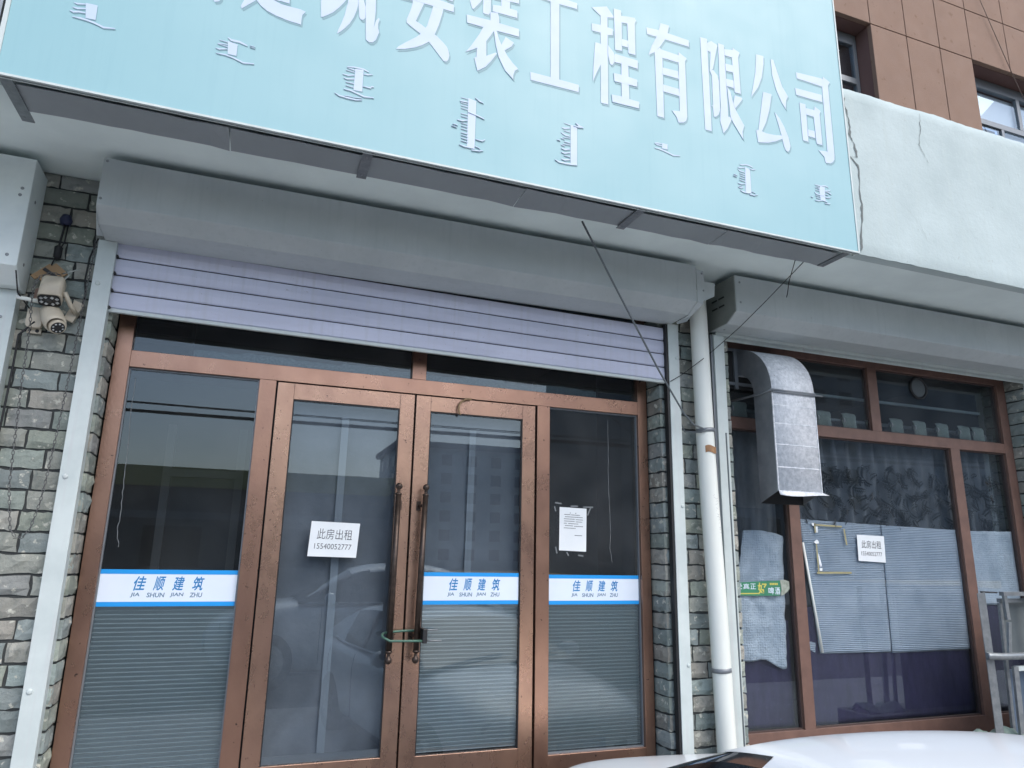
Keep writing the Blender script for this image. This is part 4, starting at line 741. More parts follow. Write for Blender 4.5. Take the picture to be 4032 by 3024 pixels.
parts(gm,'header_tab',mat('pale_curtain_heading',(.42,.44,.38),(.34,.36,.31),scale=12,rough=.8),cu,solid=.003); parts(hm,'ring',STEEL,cu)
tag(MB().box(4.21,6.69,.19,.215,3.085,3.108).box(3.56,4.09,.19,.215,3.085,3.108).build('ceiling_batten',mat('pale_batten',(.45,.48,.47),rough=.7)),'pale horizontal batten seen through the top panes of the brown window','batten')
fan=thing('exhaust_vent','round vent hole with a black ring in the upper right brown framed pane','vent',(5.71,.03,3.22))
Mx=Matrix.Translation((5.71,.034,3.225))@Matrix.Rotation(R_(90),4,'X')
part(MB().lathe([(.085,-.004),(.105,-.004),(.108,.006),(.100,.012),(.088,.010),(.085,-.004)],Mx,28),'ring',BLACKM,fan)
part(MB().lathe([(.0,.003),(.083,.003)],Mx,24),'flap',mat('grey_vent_flap',(.10,.115,.12),rough=.35),fan)
# lower film and foam
def sheet(name,P,y,m,lab,cat,group=None,amp=.004,nu=24,nv=24,fr=5):
    def q(u,v):
        a=Vector(P[0]).lerp(Vector(P[1]),u); b=Vector(P[3]).lerp(Vector(P[2]),u); c=b.lerp(a,v)
        e=1 if 0<u<1 and 0<v<1 else .3
        return (c.x+.004*noise.noise(Vector((v*6,0,c.x))), y+amp*e*noise.noise(Vector((c.x*fr,c.y*fr*.7,y*20))), c.y+.003*noise.noise(Vector((u*9,0,c.y))))
    return tag(MB().grid(q,nu,nv).build(name,m,solid=.0012),lab,cat,group)
NV='navy cloth sheets behind the brown window'
sheet('navy_sheet',[(4.205,1.30),(5.975,1.32),(5.975,.435),(4.205,.435)],.066,NAVY,'navy sheet across the bottom of the widest brown framed pane','sheet',NV,.006)
sheet('navy_sheet',[(3.56,1.2),(4.09,1.2),(4.09,.435),(3.56,.435)],.095,NAVY,'navy sheet at the bottom of the narrow pane beside the downpipe','sheet',NV,.006)
sheet('navy_sheet',[(6.10,1.55),(6.69,1.55),(6.69,.435),(6.10,.435)],.066,NAVY,'navy sheet behind the metal frames in the right hand pane','sheet',NV,.006)
FG='pale foam sheets stuck inside the brown window'
sheet('foam_sheet',[(4.235,1.988),(5.115,1.965),(5.086,.941),(4.345,.952)],.056,FOAM,'ribbed foam sheet with the rental notice and yellow tape marks','foam sheet',FG,.009,40,40,7)
sheet('foam_sheet',[(5.105,1.966),(6.02,1.948),(5.972,.945),(5.084,.938)],.049,FOAM,'ribbed foam sheet on the right half of the widest brown framed pane','foam sheet',FG,.005,40,40,7)
sheet('foam_sheet',[(6.100,1.945),(6.69,1.955),(6.69,1.30),(6.100,1.31)],.052,FOAMB,'bubble wrap sheet in the narrow right hand brown framed pane','foam sheet',FG,.008)
def ragged(u,v):
    zb=.915-.004*math.sin(u*9)-max(0,u-.55)*.17+max(0,u-.93)*.25; zt=1.88+.02*math.sin(u*3.1)-.035*u
    z=zb+(zt-zb)*v; xl=3.588+.091*max(0,(z-1.2)/.68)**1.5; xr=4.013+.060*(z-.85)
    x=xl+(xr-xl)*u+.004*noise.noise(Vector((v*9,u,2)))
    y=.064+.007*math.sin(u*17+v*4)+.010*noise.noise(Vector((u*5,v*9,1)))+.006*noise.noise(Vector((u*14,v*20,4)))
    return (x,min(y,.085),z)
tag(MB().grid(ragged,40,60).build('foam_sheet',FOAMB,solid=.001),'ragged bubble wrap sheet behind the green beer sticker','foam sheet',FG)
tag(MB().tube([(4.222,1.78,),] if False else [(4.232,.030,1.80),(4.29,.030,1.37),(4.345,.030,.96)],.010,8).build('white_rod',PVC),'thin white rod leaning along the left edge of the ribbed foam sheet','rod')
sheet('hanging_cloth',[(4.213,1.05),(4.31,1.03),(4.30,.955),(4.215,1.00)],.060,FOAM,'small pale cloth corner below the leaning white rod','cloth')
gs=thing('beer_sticker','torn green beer sticker strip with white and yellow Chinese letters','sticker',(3.8,.037,1.4))
part(MB().prism([(3.556,1.484),(3.76,1.494),(3.985,1.503),(3.99,1.43),(3.975,1.388),(3.80,1.388),(3.556,1.392)],.0362,.0376),'strip',GREEN,gs)
for c,a,b,z0,z1 in (('受',3.560,3.625,1.437,1.478),('真',3.632,3.692,1.437,1.478),('正',3.700,3.752,1.437,1.478),('啤',3.868,3.922,1.397,1.452),('酒',3.930,3.980,1.397,1.452)):
    part(text_mb(c,a,b,z0,z1,.0355,bold=.010),'character',VINYL,gs,fixn=False)
t=text_mb('好',3.768,3.858,1.398,1.486,.0355,bold=.022); part(t,'yellow_character',YELL,gs,fixn=False); t=MB(); t.add([(3.556,.0355,1.400),(3.772,.0355,1.401),(3.772,.0355,1.409),(3.556,.0355,1.408)],[(0,1,2,3)])
for k in range(5): t.add([(3.885+.016*k,.0355,1.468),(3.897+.016*k,.0355,1.468),(3.897+.016*k,.0355,1.484),(3.885+.016*k,.0355,1.484)],[(0,1,2,3)])
parts(t,'yellow_mark',YELL,gs,fixn=False)
part(MB().prism([(3.985,1.505),(4.03,1.508),(4.072,1.496),(4.072,1.44),(4.05,1.418),(4.01,1.395),(3.985,1.388),(3.995,1.44)],.0345,.0360),'torn_end',mat('torn_paper',(.42,.46,.40),(.24,.27,.22),scale=30,rough=.8),gs)
yt=MB(); random.seed(8)
def strip(a,b,wd,y=.0372):
    d=Vector((b[0]-a[0],b[1]-a[1])); n=Vector((-d.y,d.x)).normalized()*wd/2
    return [(a[0]-n.x,y,a[1]-n.y),(b[0]-n.x,y,b[1]-n.y),(b[0]+n.x,y,b[1]+n.y),(a[0]+n.x,y,a[1]+n.y)]
for a,b,wd in (((4.37,1.945),(4.66,1.938),.014),((4.375,1.96),(4.378,1.88),.014),((4.378,1.80),(4.38,1.57),.013),((4.36,1.565),(4.72,1.568),.016),((4.68,1.92),(4.695,1.79),.016)):
    yt.add(strip(a,b,wd),[(0,1,2,3)])
yt_=thing('tape_outline','yellowed tape rectangle left on the foam covered brown window','tape',(4.5,.037,1.56)); parts(yt,'tape_piece',TAPE,yt_,solid=.0004)
wt=MB()
for O in ([(4.345,1.958),(4.37,1.957),(4.367,1.935),(4.35,1.938)],[(4.382,1.93),(4.403,1.932),(4.40,1.885),(4.388,1.882)],[(4.35,1.805),(4.385,1.828),(4.405,1.81),(4.40,1.795),(4.37,1.793)],[(4.386,1.72),(4.396,1.70),(4.415,1.625),(4.405,1.61),(4.389,1.63)],[(4.388,1.60),(4.42,1.602),(4.415,1.582),(4.39,1.580)]):
    wt.prism(O,.0355,.0366)
wt_=thing('paper_scrap','torn white paper scraps along the yellowed tape rectangle','paper',(4.4,.036,1.58)); parts(wt,'scrap',PAPER,wt_)

# ------------------------------------------------------------------ duct
du=thing('exhaust_duct','galvanised exhaust duct elbow hanging in front of the brown window','duct',(3.86,-.2,2.14))
DX0,DX1=3.658,4.062; YB,YFt=-.195,-.40; ZE=2.93; ro=ZE
outer=[(YFt,2.155)]+[(YFt+ .385*(1-math.cos(a)) , ZE+.385*math.sin(a)) for a in [math.pi/2*i/14 for i in range(15)]]+[(.02,ZE+.385)]
inner=[(YB,2.075)]+[(YB+.18*(1-math.cos(a)), ZE+.18*math.sin(a)) for a in [math.pi/2*i/10 for i in range(11)]]+[(.02,ZE+.18)]
def band_mb(path,x0,x1): 
    vs=[]
    for y,z in path: vs += [(x0,y,z),(x1,y,z)]
    return MB().add(vs,[(2*i,2*i+2,2*i+3,2*i+1) for i in range(len(path)-1)],None,True)
part(band_mb(outer,DX0,DX1),'front_skin',GALV,du,solid=.0015)
part(band_mb(inner,DX0,DX1),'back_skin',GALV,du,solid=.0015)
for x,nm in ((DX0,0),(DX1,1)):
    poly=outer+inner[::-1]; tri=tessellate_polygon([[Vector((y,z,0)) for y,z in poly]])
    o=part(MB().add([(x,y,z) for y,z in poly],[tuple(t) for t in tri]),'side_skin',mat('shaded_galvanised_side',(.30,.32,.34),(.22,.24,.26),scale=6,rough=.6,metal=.5),du,solid=.0015)  # side skins coloured darker than the front to imitate their shade
sm=MB()
for z in (2.93-.13,2.66,2.50,2.33): sm.box(DX0,DX1,YFt-.003,YFt,z-.003,z+.003)
a=.45; sm.box(DX0,DX1,YFt+.385*(1-math.cos(a))-.004,YFt+.385*(1-math.cos(a))+.001,ZE+.385*math.sin(a)-.003,ZE+.385*math.sin(a)+.003)
sm.box(DX0-.003,DX0+.004,YFt-.004,YFt+.006,2.155,2.93).box(DX1-.004,DX1+.003,YFt-.004,YFt+.006,2.155,2.93)
parts(sm,'seam',GALV,du)
part(MB().grid(lambda u,v:(DX0+(DX1-DX0)*u+(.02*v if u>.5 else 0)*(u-.5)*2, YFt-.05*v*(.3+.7*u), 2.157-.034*v*(1+.25*math.sin(u*5))),8,3),'flared_lip',GALV,du,solid=.0015)
part(MB().box(DX0+.003,DX1-.003,YB-.006,YB-.002,2.073,2.5),'mouth_dark_sheet',BLACKM,du)  # black sheet painting the dark inside of the duct mouth
st=MB().tube([(DX0-.10,-.05,2.885),(DX0-.006,-.30,2.905),(DX0-.008,YFt-.008,2.915),(DX1+.004,YFt-.010,2.913),(DX1+.02,YFt+.02,2.913),(DX1+.03,-.02,2.92)],.009,8)
st.tube([(DX0-.006,YFt-.010,2.90),(DX1+.07,YFt-.012,2.905)],.007,8)
part(st,'strap',GREYF,du)
part(MB().box(DX0-.035,DX0-.001,-.022,-.003,3.00,3.34).box(DX0-.10,DX1+.03,-.020,-.002,3.319,3.34).box(DX0-.09,DX1+.03,-.020,-.002,3.03,3.055),'collar',GREYF,du)
tag(MB().box(3.556,4.09,-.0035,-.001,3.0,3.34).build('black_board',BLACKM),'black board filling the pane around the duct elbow','board')

# ------------------------------------------------------------------ downpipe
dp=thing('downpipe','white plastic downpipe with brown tape patch and dark clamps','pipe',(3.12,-.3,-.25))
def dx(z): return 3.188-.0245*(z-.0)  # axis leans a little
part(MB().tube([(dx(z)+.004*math.sin(z*2.2),-.285+.003*math.sin(z*3),z) for z in [-.25+.15*i for i in range(27)]],.0655,24),'pipe',PVC,dp)
cl=MB()
for z in (2.575,.92): cl.tube([(dx(z)-.001*(k),-.285,z-.014+.014*k) for k in range(3)],.0685,24)
parts(cl,'clamp',GREYF,dp)
def arcpatch(z0,z1,a0,a1,r):
    return MB().grid(lambda u,v:(dx((z0+z1)/2)+r*math.sin(a0+(a1-a0)*u),-.285-r*math.cos(a0+(a1-a0)*u),z0+(z1-z0)*v+.006*math.sin(u*7)),12,4)
part(arcpatch(2.405,2.455,-.75,1.0,.0672),'brown_tape',BTAPE,dp)
sc=MB(); random.seed(2)
for k in range(26):
    z=1.55+k*.022+random.uniform(-.006,.006); a=random.uniform(-.9,.1); b=arcpatch(z,z+.0025,a,a+random.uniform(.4,1.0),.0659); sc.add(b.v,b.f)
part(sc,'scuff_mark',mat('grey_scuff',(.50,.52,.52),rough=.8),dp)

# ------------------------------------------------------------------ cables
def cable(pts,r,lab,m=CABLE,name='cable'): return tag(MB().tube(pts,r,8).build(name,m),lab,'cable')
cable([(1.815,-.921,3.715),(2.07,-.787,3.452),(2.33,-.652,3.192),(2.61,-.505,2.918),(2.895,-.36,2.672),(2.98,-.35,2.60),(3.06,-.352,2.575)],.0065,'thick grey cable from the sign soffit down to the downpipe clamp',GCABLE)
cable([(3.512,-.98,3.70),(3.43,-.66,3.50),(3.345,-.46,3.35),(3.25,-.262,3.214),(3.08,-.355,3.10),(2.95,-.262,2.985),(2.86,-.255,2.93)],.0028,'thin black wire running from under the sign end across the right hood')
cable([(3.441,-.98,3.705),(3.443,-.90,3.57),(3.452,-.87,3.50),(3.457,-.85,3.473)],.003,'short dangling black wire with a frayed knot below the sign end')
cable([(2.97,-.19,2.66),(2.99,-.22,2.57),(3.05,-.33,2.55),(3.10,-.355,2.57)],.005,'short grey cable loop at the upper downpipe clamp',GCABLE)
cable(sag((3.262,-.345,2.56),(3.31,-.30,.35),0.0)+[(3.31,-.29,.2)],.006,'dark cable running down between the downpipe and white rail',GCABLE)
cable([(-1.268,-.40,3.08),(-1.262,-.33,2.98),(-1.225,-.21,2.93),(-1.18,-.20,2.88)],.004,'thin black wire from the left hood corner to the cameras')
cable([(-1.19,-.215,2.86)]+[(-1.265+.01*math.sin(z*3),-.205,z) for z in (2.78,2.6,2.3,2.0,1.7,1.4)],.006,'long black cable down the left edge of the stone pillar')
cable([(-.955,-.215,3.40),(-.985,-.20,3.28),(-.99,-.195,3.15),(-.975,-.20,3.05),(-.985,-.19,2.98)],.005,'black cable beside the top of the left white rail')
cable([(7.05,-.19,3.3),(6.84,-.19,3.28),(6.85,-.19,2.95),(6.90,-.195,2.87),(7.02,-.195,2.9)],.005,'thin cable on the stone pillar at the right edge',GCABLE)
cable([(7.2,-.03,8.3),(7.55,-.03,7.4),(7.75,-.03,6.9),(8.3,-.03,5.8)],.004,'thin diagonal cable across the brown panelled upper wall',mat('brown_cable',(.10,.065,.05),rough=.7))
for k in range(3):
    pass

# ------------------------------------------------------------------ cameras, boxes, chain at left
ca=thing('security_camera','cream bullet camera with a black face of white diamond lamps','camera',(-1.12,-.24,3.0))
Mc=frame_axes((.06,-.45,-.89),(0,-1,.4)); Mc.translation=Vector((-1.118,-.285,3.03))
def rbox(M,sx,sy,sz,n=4):
    # rounded section box along local z
    sec=[]
    r=min(sx,sy)*.25
    for cx_,cy_,a0 in ((1,1,0),(-1,1,90),(-1,-1,180),(1,-1,270)):
        for k in range(n+1):
            a=R_(a0+90*k/n); sec.append((cx_*(sx/2-r)+r*math.cos(a),cy_*(sy/2-r)+r*math.sin(a)))
    N=len(sec); mb=MB(); vs=[]
    for z,s in ((-sz/2,.92),(-sz/2+.01,1),(sz/2,1)): vs += [M@Vector((x*s,y*s,z)) for x,y in sec]
    mb.add(vs,[(i*N+k,i*N+(k+1)%N,(i+1)*N+(k+1)%N,(i+1)*N+k) for i in range(2) for k in range(N)],None,True)
    mb.add(vs[:N],[tuple(range(N))[::-1]]); mb.add(vs[2*N:],[tuple(range(N))]); return mb
part(rbox(Mc,.112,.085,.15),'housing',CREAM,ca)
Mf=Mc@Matrix.Translation((0,0,.078)); part(rbox(Mf,.106,.080,.008),'black_face',BLACKM,ca)
led=MB()
LEDM=mat('camera_lamp_lens',(.62,.64,.63),(.35,.37,.38),scale=60,rough=.2)
for x,y in ((-.036,.018),(-.014,.024),(.016,.024),(.038,.016),(-.038,-.010),(-.017,-.023),(.014,-.024),(.037,-.012)):
    Ml=Mf@Matrix.Translation((x,y,.005))@Matrix.Rotation(R_(45),4,'Z'); led.xbox(Ml,.0135,.0135,.004)
parts(led,'lamp',LEDM,ca)
part(MB().lathe([(.0,.007),(.016,.007),(.018,.004)],Mf,14),'lens',mat('dark_lens',(.02,.022,.025),rough=.1),ca)
part(MB().tube([(-1.05,-.31,3.02),(-1.02,-.27,2.955),(-1.0,-.22,2.93)],.012,8).xbox(Matrix.Translation((-1.015,-.20,2.945))@Matrix.Rotation(R_(20),4,'Y'),.05,.03,.12),'bracket',CREAM,ca)
db=thing('security_camera','cream dome camera tilted down to the right with a ring of dark lamps','camera',(-1.1,-.25,2.87))
Md=frame_axes((.42,-.62,-.66),(0,0,1)); Md.translation=Vector((-1.092,-.275,2.872))
part(MB().lathe([(0,-.10),(.036,-.097),(.050,-.08),(.055,-.03),(.056,.04),(.052,.062),(.044,.07)],Md,22),'shell',CREAM,db)
Mg=Md@Matrix.Translation((.012,-.010,.028)); part(MB().lathe([(.046,-.01),(.046,.03),(.041,.045),(.034,.049)],Mg,20),'eyeball',CREAM,db)
part(MB().lathe([(.0,.050),(.028,.050),(.034,.047)],Mg,18),'black_face',BLACKM,db)
led=MB()
for k in range(8):
    a=2*math.pi*k/8; led.lathe([(0,.053),(.005,.052)],Mg@Matrix.Translation((.024*math.cos(a),.024*math.sin(a),0)),8)
parts(led,'lamp',LEDM,db)
cb=thing('cardboard_piece','folded brown cardboard with a black strip tucked above the cameras','cardboard',(-1.14,-.25,3.1))
Mk=Matrix.Translation((-1.145,-.235,3.135))@Matrix.Rotation(R_(38),4,'Y')@Matrix.Rotation(R_(-15),4,'X')
part(MB().xbox(Mk,.085,.012,.13).xbox(Mk@Matrix.Translation((-.045,.004,-.02)),.03,.010,.12),'sheet',CARD,cb)
Mk2=Mk@Matrix.Translation((.0,-.009,.0))@Matrix.Rotation(R_(84),4,'Y'); part(MB().xbox(Mk2,.018,.006,.10),'black_strip',BLACKM,cb)
cable([(-1.10,-.26,3.075),(-1.075,-.27,3.10),(-1.06,-.25,3.14),(-1.075,-.23,3.165),(-1.10,-.23,3.15),(-1.04,-.22,3.185),(-1.02,-.21,3.20)],.0035,'pale curled wire beside the folded cardboard above the cameras',mat('pale_wire',(.45,.47,.44),rough=.5))
jb=thing('junction_box','cream junction box with screw tabs below the white pipe stub','box',(-1.195,-.2,2.84))
Mj=Matrix.Translation((-1.196,-.195,2.885))@Matrix.Rotation(R_(90),4,'X'); part(rbox(Mj,.075,.115,.045),'body',CREAM,jb)
part(MB().box(-1.228,-1.16,-.19,-.178,2.80,2.828),'tab',CREAM,jb)
d=MB(); disc(d,(-1.213,-.19,2.815),(0,-1,0),.007); disc(d,(-1.178,-.19,2.815),(0,-1,0),.010); parts(d,'screw',BLACKM,jb)
jb2=thing('junction_box','small reddish brown box on the dark stones left of the bullet camera','box',(-1.2,-.2,3.0)); part(rbox(Matrix.Translation((-1.195,-.19,3.02))@Matrix.Rotation(R_(90),4,'X'),.05,.075,.03),'body',mat('dull_red_plastic',(.20,.13,.10),rough=.6),jb2)
part(MB().box(-1.21,-1.18,-.208,-.205,2.99,3.0),'label_plate',CREAM,jb2)
tag(MB().tube([(-1.275,-.30,2.965),(-1.15,-.275,2.958)],.011,12).build('pipe_stub',PVC),'short white pipe stub poking from the left shutter rail','pipe')
ao=thing('wall_anchor','dark blue plug with hanging wires high on the shaded stone pillar','plug',(-1.12,-.19,3.45)); 
part(MB().lathe([(0,-.03),(.026,-.028),(.034,0),(.022,.03),(0,.034)],frame_axes((0,-1,-.3),(1,0,0))@Matrix.Identity(4) if False else Matrix.Translation((-1.135,-.195,3.49)),12),'plug',mat('dark_blue_plastic',(.015,.02,.06),rough=.5),ao)
part(MB().tube([(-1.135,-.195,3.47),(-1.145,-.19,3.38),(-1.15,-.188,3.30)],.006,8).tube([(-1.12,-.195,3.47),(-1.125,-.19,3.36),(-1.16,-.188,3.25),(-1.17,-.188,3.20)],.004,6).lathe([(0,-.05),(.02,-.03),(.022,.03),(0,.05)],Matrix.Translation((-1.148,-.19,3.29)),10),'wire',CABLE,ao)
def chain(path,lab,sp=.0215):
    P=[Vector(p) for p in path]; L=[0]
    for a,b in zip(P[:-1],P[1:]): L.append(L[-1]+(b-a).length)
    mb=MB(); s=0; k=0
    while s<L[-1]:
        i=max(j for j in range(len(L)) if L[j]<=s); i=min(i,len(P)-2); t=(s-L[i])/max(1e-6,L[i+1]-L[i]); c=P[i].lerp(P[i+1],t); d=(P[i+1]-P[i]).normalized()
        side=d.cross(Vector((0,-1,0))).normalized() if k%2==0 else Vector((0,-1,0))
        pts=[c+d*(.0135*math.sin(a))+side*(.0062*math.cos(a)) for a in [2*math.pi*q/8 for q in range(9)]]
        mb.tube(pts,.0019,5,caps=False); s+=sp; k+=1
    return tag(mb.build('chain',mat('dark_chain_steel',(.16,.165,.165),(.10,.10,.10),scale=50,rough=.5,metal=.5)),lab,'chain')
chain([(-.955,-.25,3.36),(-.958,-.25,3.263),(-.964,-.25,3.101),(-.968,-.25,2.9),(-.975,-.25,2.6),(-.985,-.25,2.3),(-1.0,-.25,2.0),(-1.010,-.25,1.874),(-1.034,-.25,1.741),(-1.06,-.25,1.70),(-1.088,-.25,1.694),(-1.121,-.25,1.738),(-1.159,-.25,1.95),(-1.173,-.25,2.209),(-1.19,-.25,2.521),(-1.198,-.25,2.811),(-1.195,-.30,2.9),(-1.185,-.37,3.0),(-1.165,-.37,3.07),(-1.12,-.35,3.11),(-1.09,-.30,3.12)],'thin steel chain hanging in a long loop down the left stone pillar')
al=thing('alarm_box','small cream box with two dark slots on the right edge pillar','box',(6.94,-.2,3.1))
Ma=Matrix.Translation((6.955,-.195,3.155))@Matrix.Rotation(R_(28),4,'Y'); part(MB().xbox(Ma,.06,.035,.12),'body',CREAM,al,bevel=.006); part(MB().xbox(Ma@Matrix.Translation((0,-.019,.005)),.02,.004,.05),'slot',BLACKM,al)
tg=MB(); random.seed(6)
for k in range(9): 
    c=Vector((6.90,-.22,2.38)); tg.tube([c+Vector((random.uniform(-.09,.09),random.uniform(-.04,.02),random.uniform(-.08,.08))) for _ in range(5)],.009,6)
tag(tg.build('wire_tangle',BTAPE),'brown tangled wire bundle beside the right jamb of the brown window','wire bundle')
tag(MB().tube([(6.92,-.24,2.33),(6.93,-.25,2.1),(6.91,-.25,1.92),(6.885,-.25,1.78)],.014,8).build('white_tube',PVC),'white bent tube hanging below the brown wire tangle','tube')

# ------------------------------------------------------------------ metal frames leaning at the right
def fp(px,pz,y): return (px,y,pz)
mf=thing('metal_frame','stacked grey metal window frames standing in front of the brown window','frame',(5.9,-.5,-.25))
yy=-.55
A=MB().add([(5.355,yy,1.435),(5.425,yy-.01,1.445),(5.428,yy-.01,1.0),(5.43,yy-.01,.5),(5.43,yy,-.25),(5.355,yy,-.25),(5.36,yy,.5),(5.36,yy,1.0)],[(0,1,2,7),(7,2,3,6),(6,3,4,5)])
part(A,'post',STEEL,mf,solid=.006)
part(MB().tube([(5.335,yy-.03,.985),(5.345,yy-.035,.985),(5.48,yy-.035,.978),(6.6,yy-.035,.972)],.026,12),'mid_rail',STEEL,mf)
part(MB().tube([(5.39,yy-.005,1.447),(5.60,yy+.02,1.441)],.006,6),'tie_rod',CABLE,mf)
part(MB().box(5.62,6.9,yy-.02,yy+.02,1.418,1.448).box(5.64,6.9,yy+.03,yy+.06,1.365,1.395),'top_rail',STEEL,mf)
v=MB()
def bar(x0,z0,x1,z1,wd,y): 
    v.add([(x0-wd/2,y,z0),(x0+wd/2,y,z0),(x1+wd/2,y,z1),(x1-wd/2,y,z1),(x0-wd/2,y+.02,z0),(x0+wd/2,y+.02,z0),(x1+wd/2,y+.02,z1),(x1-wd/2,y+.02,z1)],[(0,1,2,3),(4,7,6,5),(0,4,5,1),(1,5,6,2),(2,6,7,3),(3,7,4,0)])
bar(5.65,1.43,5.655,1.24,.035,yy-.01); bar(5.67,1.36,5.60,-.2,.03,yy+.05); bar(5.66,1.22,5.615,.97,.032,yy-.01); bar(5.63,.90,5.575,-.2,.05,yy-.03); bar(5.90,1.42,5.93,-.2,.034,yy-.012); bar(6.12,1.42,6.15,-.2,.034,yy-.012); bar(5.735,1.36,5.74,1.25,.04,yy+.055)
parts(v,'upright',STEEL,mf)
part(MB().box(5.66,6.9,yy-.01,yy+.012,.865,.90),'lower_rail',WHITE,mf)
pp=thing('grey_panel','grey blue sheet panel leaning behind the stacked metal frames','panel',(6.2,-.4,-.25))
part(MB().box(5.72,6.75,-.46,-.45,.93,1.37),'upper_sheet',mat('grey_green_sheet',(.13,.15,.155),(.10,.12,.125),scale=4,rough=.6),pp)
part(MB().box(5.70,6.75,-.46,-.45,-.25,.86),'lower_sheet',mat('slate_blue_sheet',(.10,.145,.20),(.075,.11,.16),scale=4,rough=.5),pp)
gc=MB().grid(lambda u,v:(5.20+.42*u,-.62+.25*v,.44+.05*noise.noise(Vector((u*4,v*4,2)))+.02*math.sin(u*9)-.10*abs(v-.5)-.05*u*(1-u)),16,8)
tag(gc.build('green_sack',mat('green_sacking',(.17,.23,.20),(.12,.17,.15),scale=20,rough=.9),solid=.01),'crumpled grey green sack at the foot of the metal frames','sack')
st=MB().box(5.15,6.9,-.7,-.30,-.25,.385); tag(st.build('low_bench',mat('dull_grey_board',(.14,.15,.15),(.11,.12,.12),scale=5,rough=.8),bevel=.01),'low dull grey bench under the green sack and metal frames','bench')
# ------------------------------------------------------------------ cars
def make_car(label, group=None):
    root=thing('parked_car',label,'car',(0,0,0),group)
    BS=[(2.28,.42,.46,.60,.66),(2.22,.66,.34,.66,.74),(2.05,.80,.22,.74,.84),(1.75,.86,.18,.80,.92),(1.35,.885,.18,.85,.975),(1.0,.895,.18,.885,1.01),(.5,.90,.18,.90,1.0),(-.3,.90,.18,.91,1.0),(-1.1,.895,.18,.925,1.02),(-1.6,.885,.20,.935,1.04),(-2.0,.85,.26,.92,1.03),(-2.2,.76,.36,.86,.95),(-2.27,.60,.46,.76,.84)]
    def ring(x,w_,zb,zs,zt):
        h=[(0,zt),(w_*.45,zt-.004),(w_*.78,zt-.022),(w_*.94,zs+.02),(w_*1.0,zs-.06),(w_*1.0,(zs+zb)/2),(w_*.97,zb+.10),(w_*.90,zb+.01),(w_*.5,zb)]
        return [(x,y,z) for y,z in h]+[(x,0,zb)]+[(x,-y,z) for y,z in h[:0:-1]]
    mb=MB(); rs_=[ring(*b) for b in BS]; n=len(rs_[0]); vs=[v for r in rs_ for v in r]
    mb.add(vs,[(i*n+k,i*n+(k+1)%n,(i+1)*n+(k+1)%n,(i+1)*n+k) for i in range(len(rs_)-1) for k in range(n)],None,True)
    mb.add(rs_[0],[tuple(range(n))],None,True); mb.add(rs_[-1],[tuple(range(n))[::-1]],None,True)
    body=mb.build('body',CARW); body.parent=root
    md=body.modifiers.new('s','SUBSURF'); md.levels=2; md.render_levels=2
    # greenhouse: sections in x, (x, half width at belt, half width at roof edge, z belt, z roof centre)
    def roofz(x):
        pts=[(1.05,1.0),(.80,1.12),(.50,1.275),(.28,1.375),(.10,1.427),(-.2,1.462),(-.6,1.472),(-1.0,1.452),(-1.3,1.405),(-1.6,1.25),(-1.95,1.045)]
        for (a,za),(b,zb_) in zip(pts[:-1],pts[1:]):
            if x<=a and x>=b: return za+(zb_-za)*(a-x)/(a-b)
        return pts[-1][1]
    X=[1.04,.80,.50,.28,.18,.0,-.3,-.6,-.85,-1.05,-1.25,-1.35,-1.6,-1.93]
    def sec(x):
        zr=roofz(x); zb_=.97 if x>-1.3 else 1.0; wb=.80; t=max(0,(zr-zb_)/.49); wr=wb-(.20*t)
        zb_=min(zb_,zr-.012); e=zr-.060*t
        return [(x,wb,zb_),(x,wb-(wb-wr)*.5,zb_+(e-zb_)*.55),(x,wr+.015*t,e-.035*t),(x,wr-.03*t,e),(x,wr*.66,zr-.022*t),(x,wr*.33,zr-.006*t),(x,0,zr),(x,-wr*.33,zr-.006*t),(x,-wr*.66,zr-.022*t),(x,-wr+.03*t,e),(x,-wr-.015*t,e-.035*t),(x,-wb+(wb-wr)*.5,zb_+(e-zb_)*.55),(x,-wb,zb_)]
    S=[sec(x) for x in X]
    roof=MB(); ws=MB(); rw=MB(); sd_=[MB(),MB()]; pil=MB()
    for i in range(len(X)-1):
        for k in range(12):
            q=[S[i][k],S[i+1][k],S[i+1][k+1],S[i][k+1]]; xm=(X[i]+X[i+1])/2; top=3<=k<=8; edge=k in (2,9)
            if edge: tgt=ws if xm>.05 else roof
            elif top: tgt=ws if xm>.28 else rw if xm<-1.35 else roof
            else:
                tgt=sd_[k>6] if (-1.25<xm<.5 and not (-.6<xm<-.55)) else pil
                if xm>.5: tgt=sd_[k>6]
            tgt.add(q,[(0,1,2,3)],None,True)
    for mbx,nm,m,sb in ((roof,'roof',CARW,2),(ws,'windscreen',CARG,2),(rw,'rear_window',CARG,2),(sd_[0],'side_window',CARG,1),(sd_[1],'side_window',CARG,1),(pil,'pillar',CARW,1)):
        o=mbx.build(nm,m); o.parent=root
        md=o.modifiers.new('s','SUBSURF'); md.levels=sb; md.render_levels=sb; md.boundary_smooth='PRESERVE_CORNERS'
    tr=MB()
    for s in (1,-1):
        tr.tube([(x,s*(sec(x)[0][1]+.006),sec(x)[0][2]+.012) for x in (.95,.5,0,-.6,-1.25,-1.5)],.009,6)
    o=tr.build('window_trim',CHROME); o.parent=root
    wp=MB()
    for y0,y1 in ((.62,-.02),(-.05,-.66)):
        wp.tube([(1.06,y0,1.005),(.98,(y0+y1)/2,1.05),(.93,y1,1.075)],.009,6)
    for q in pieces(wp):
        o=q.build('wiper',BLACKM); o.parent=root
    bp=MB()
    for s in (1,-1): bp.add([(-.53,s*.795,.985),(-.60,s*.795,.985),(-.60,s*.632,1.37),(-.53,s*.632,1.37)],[(0,1,2,3)])
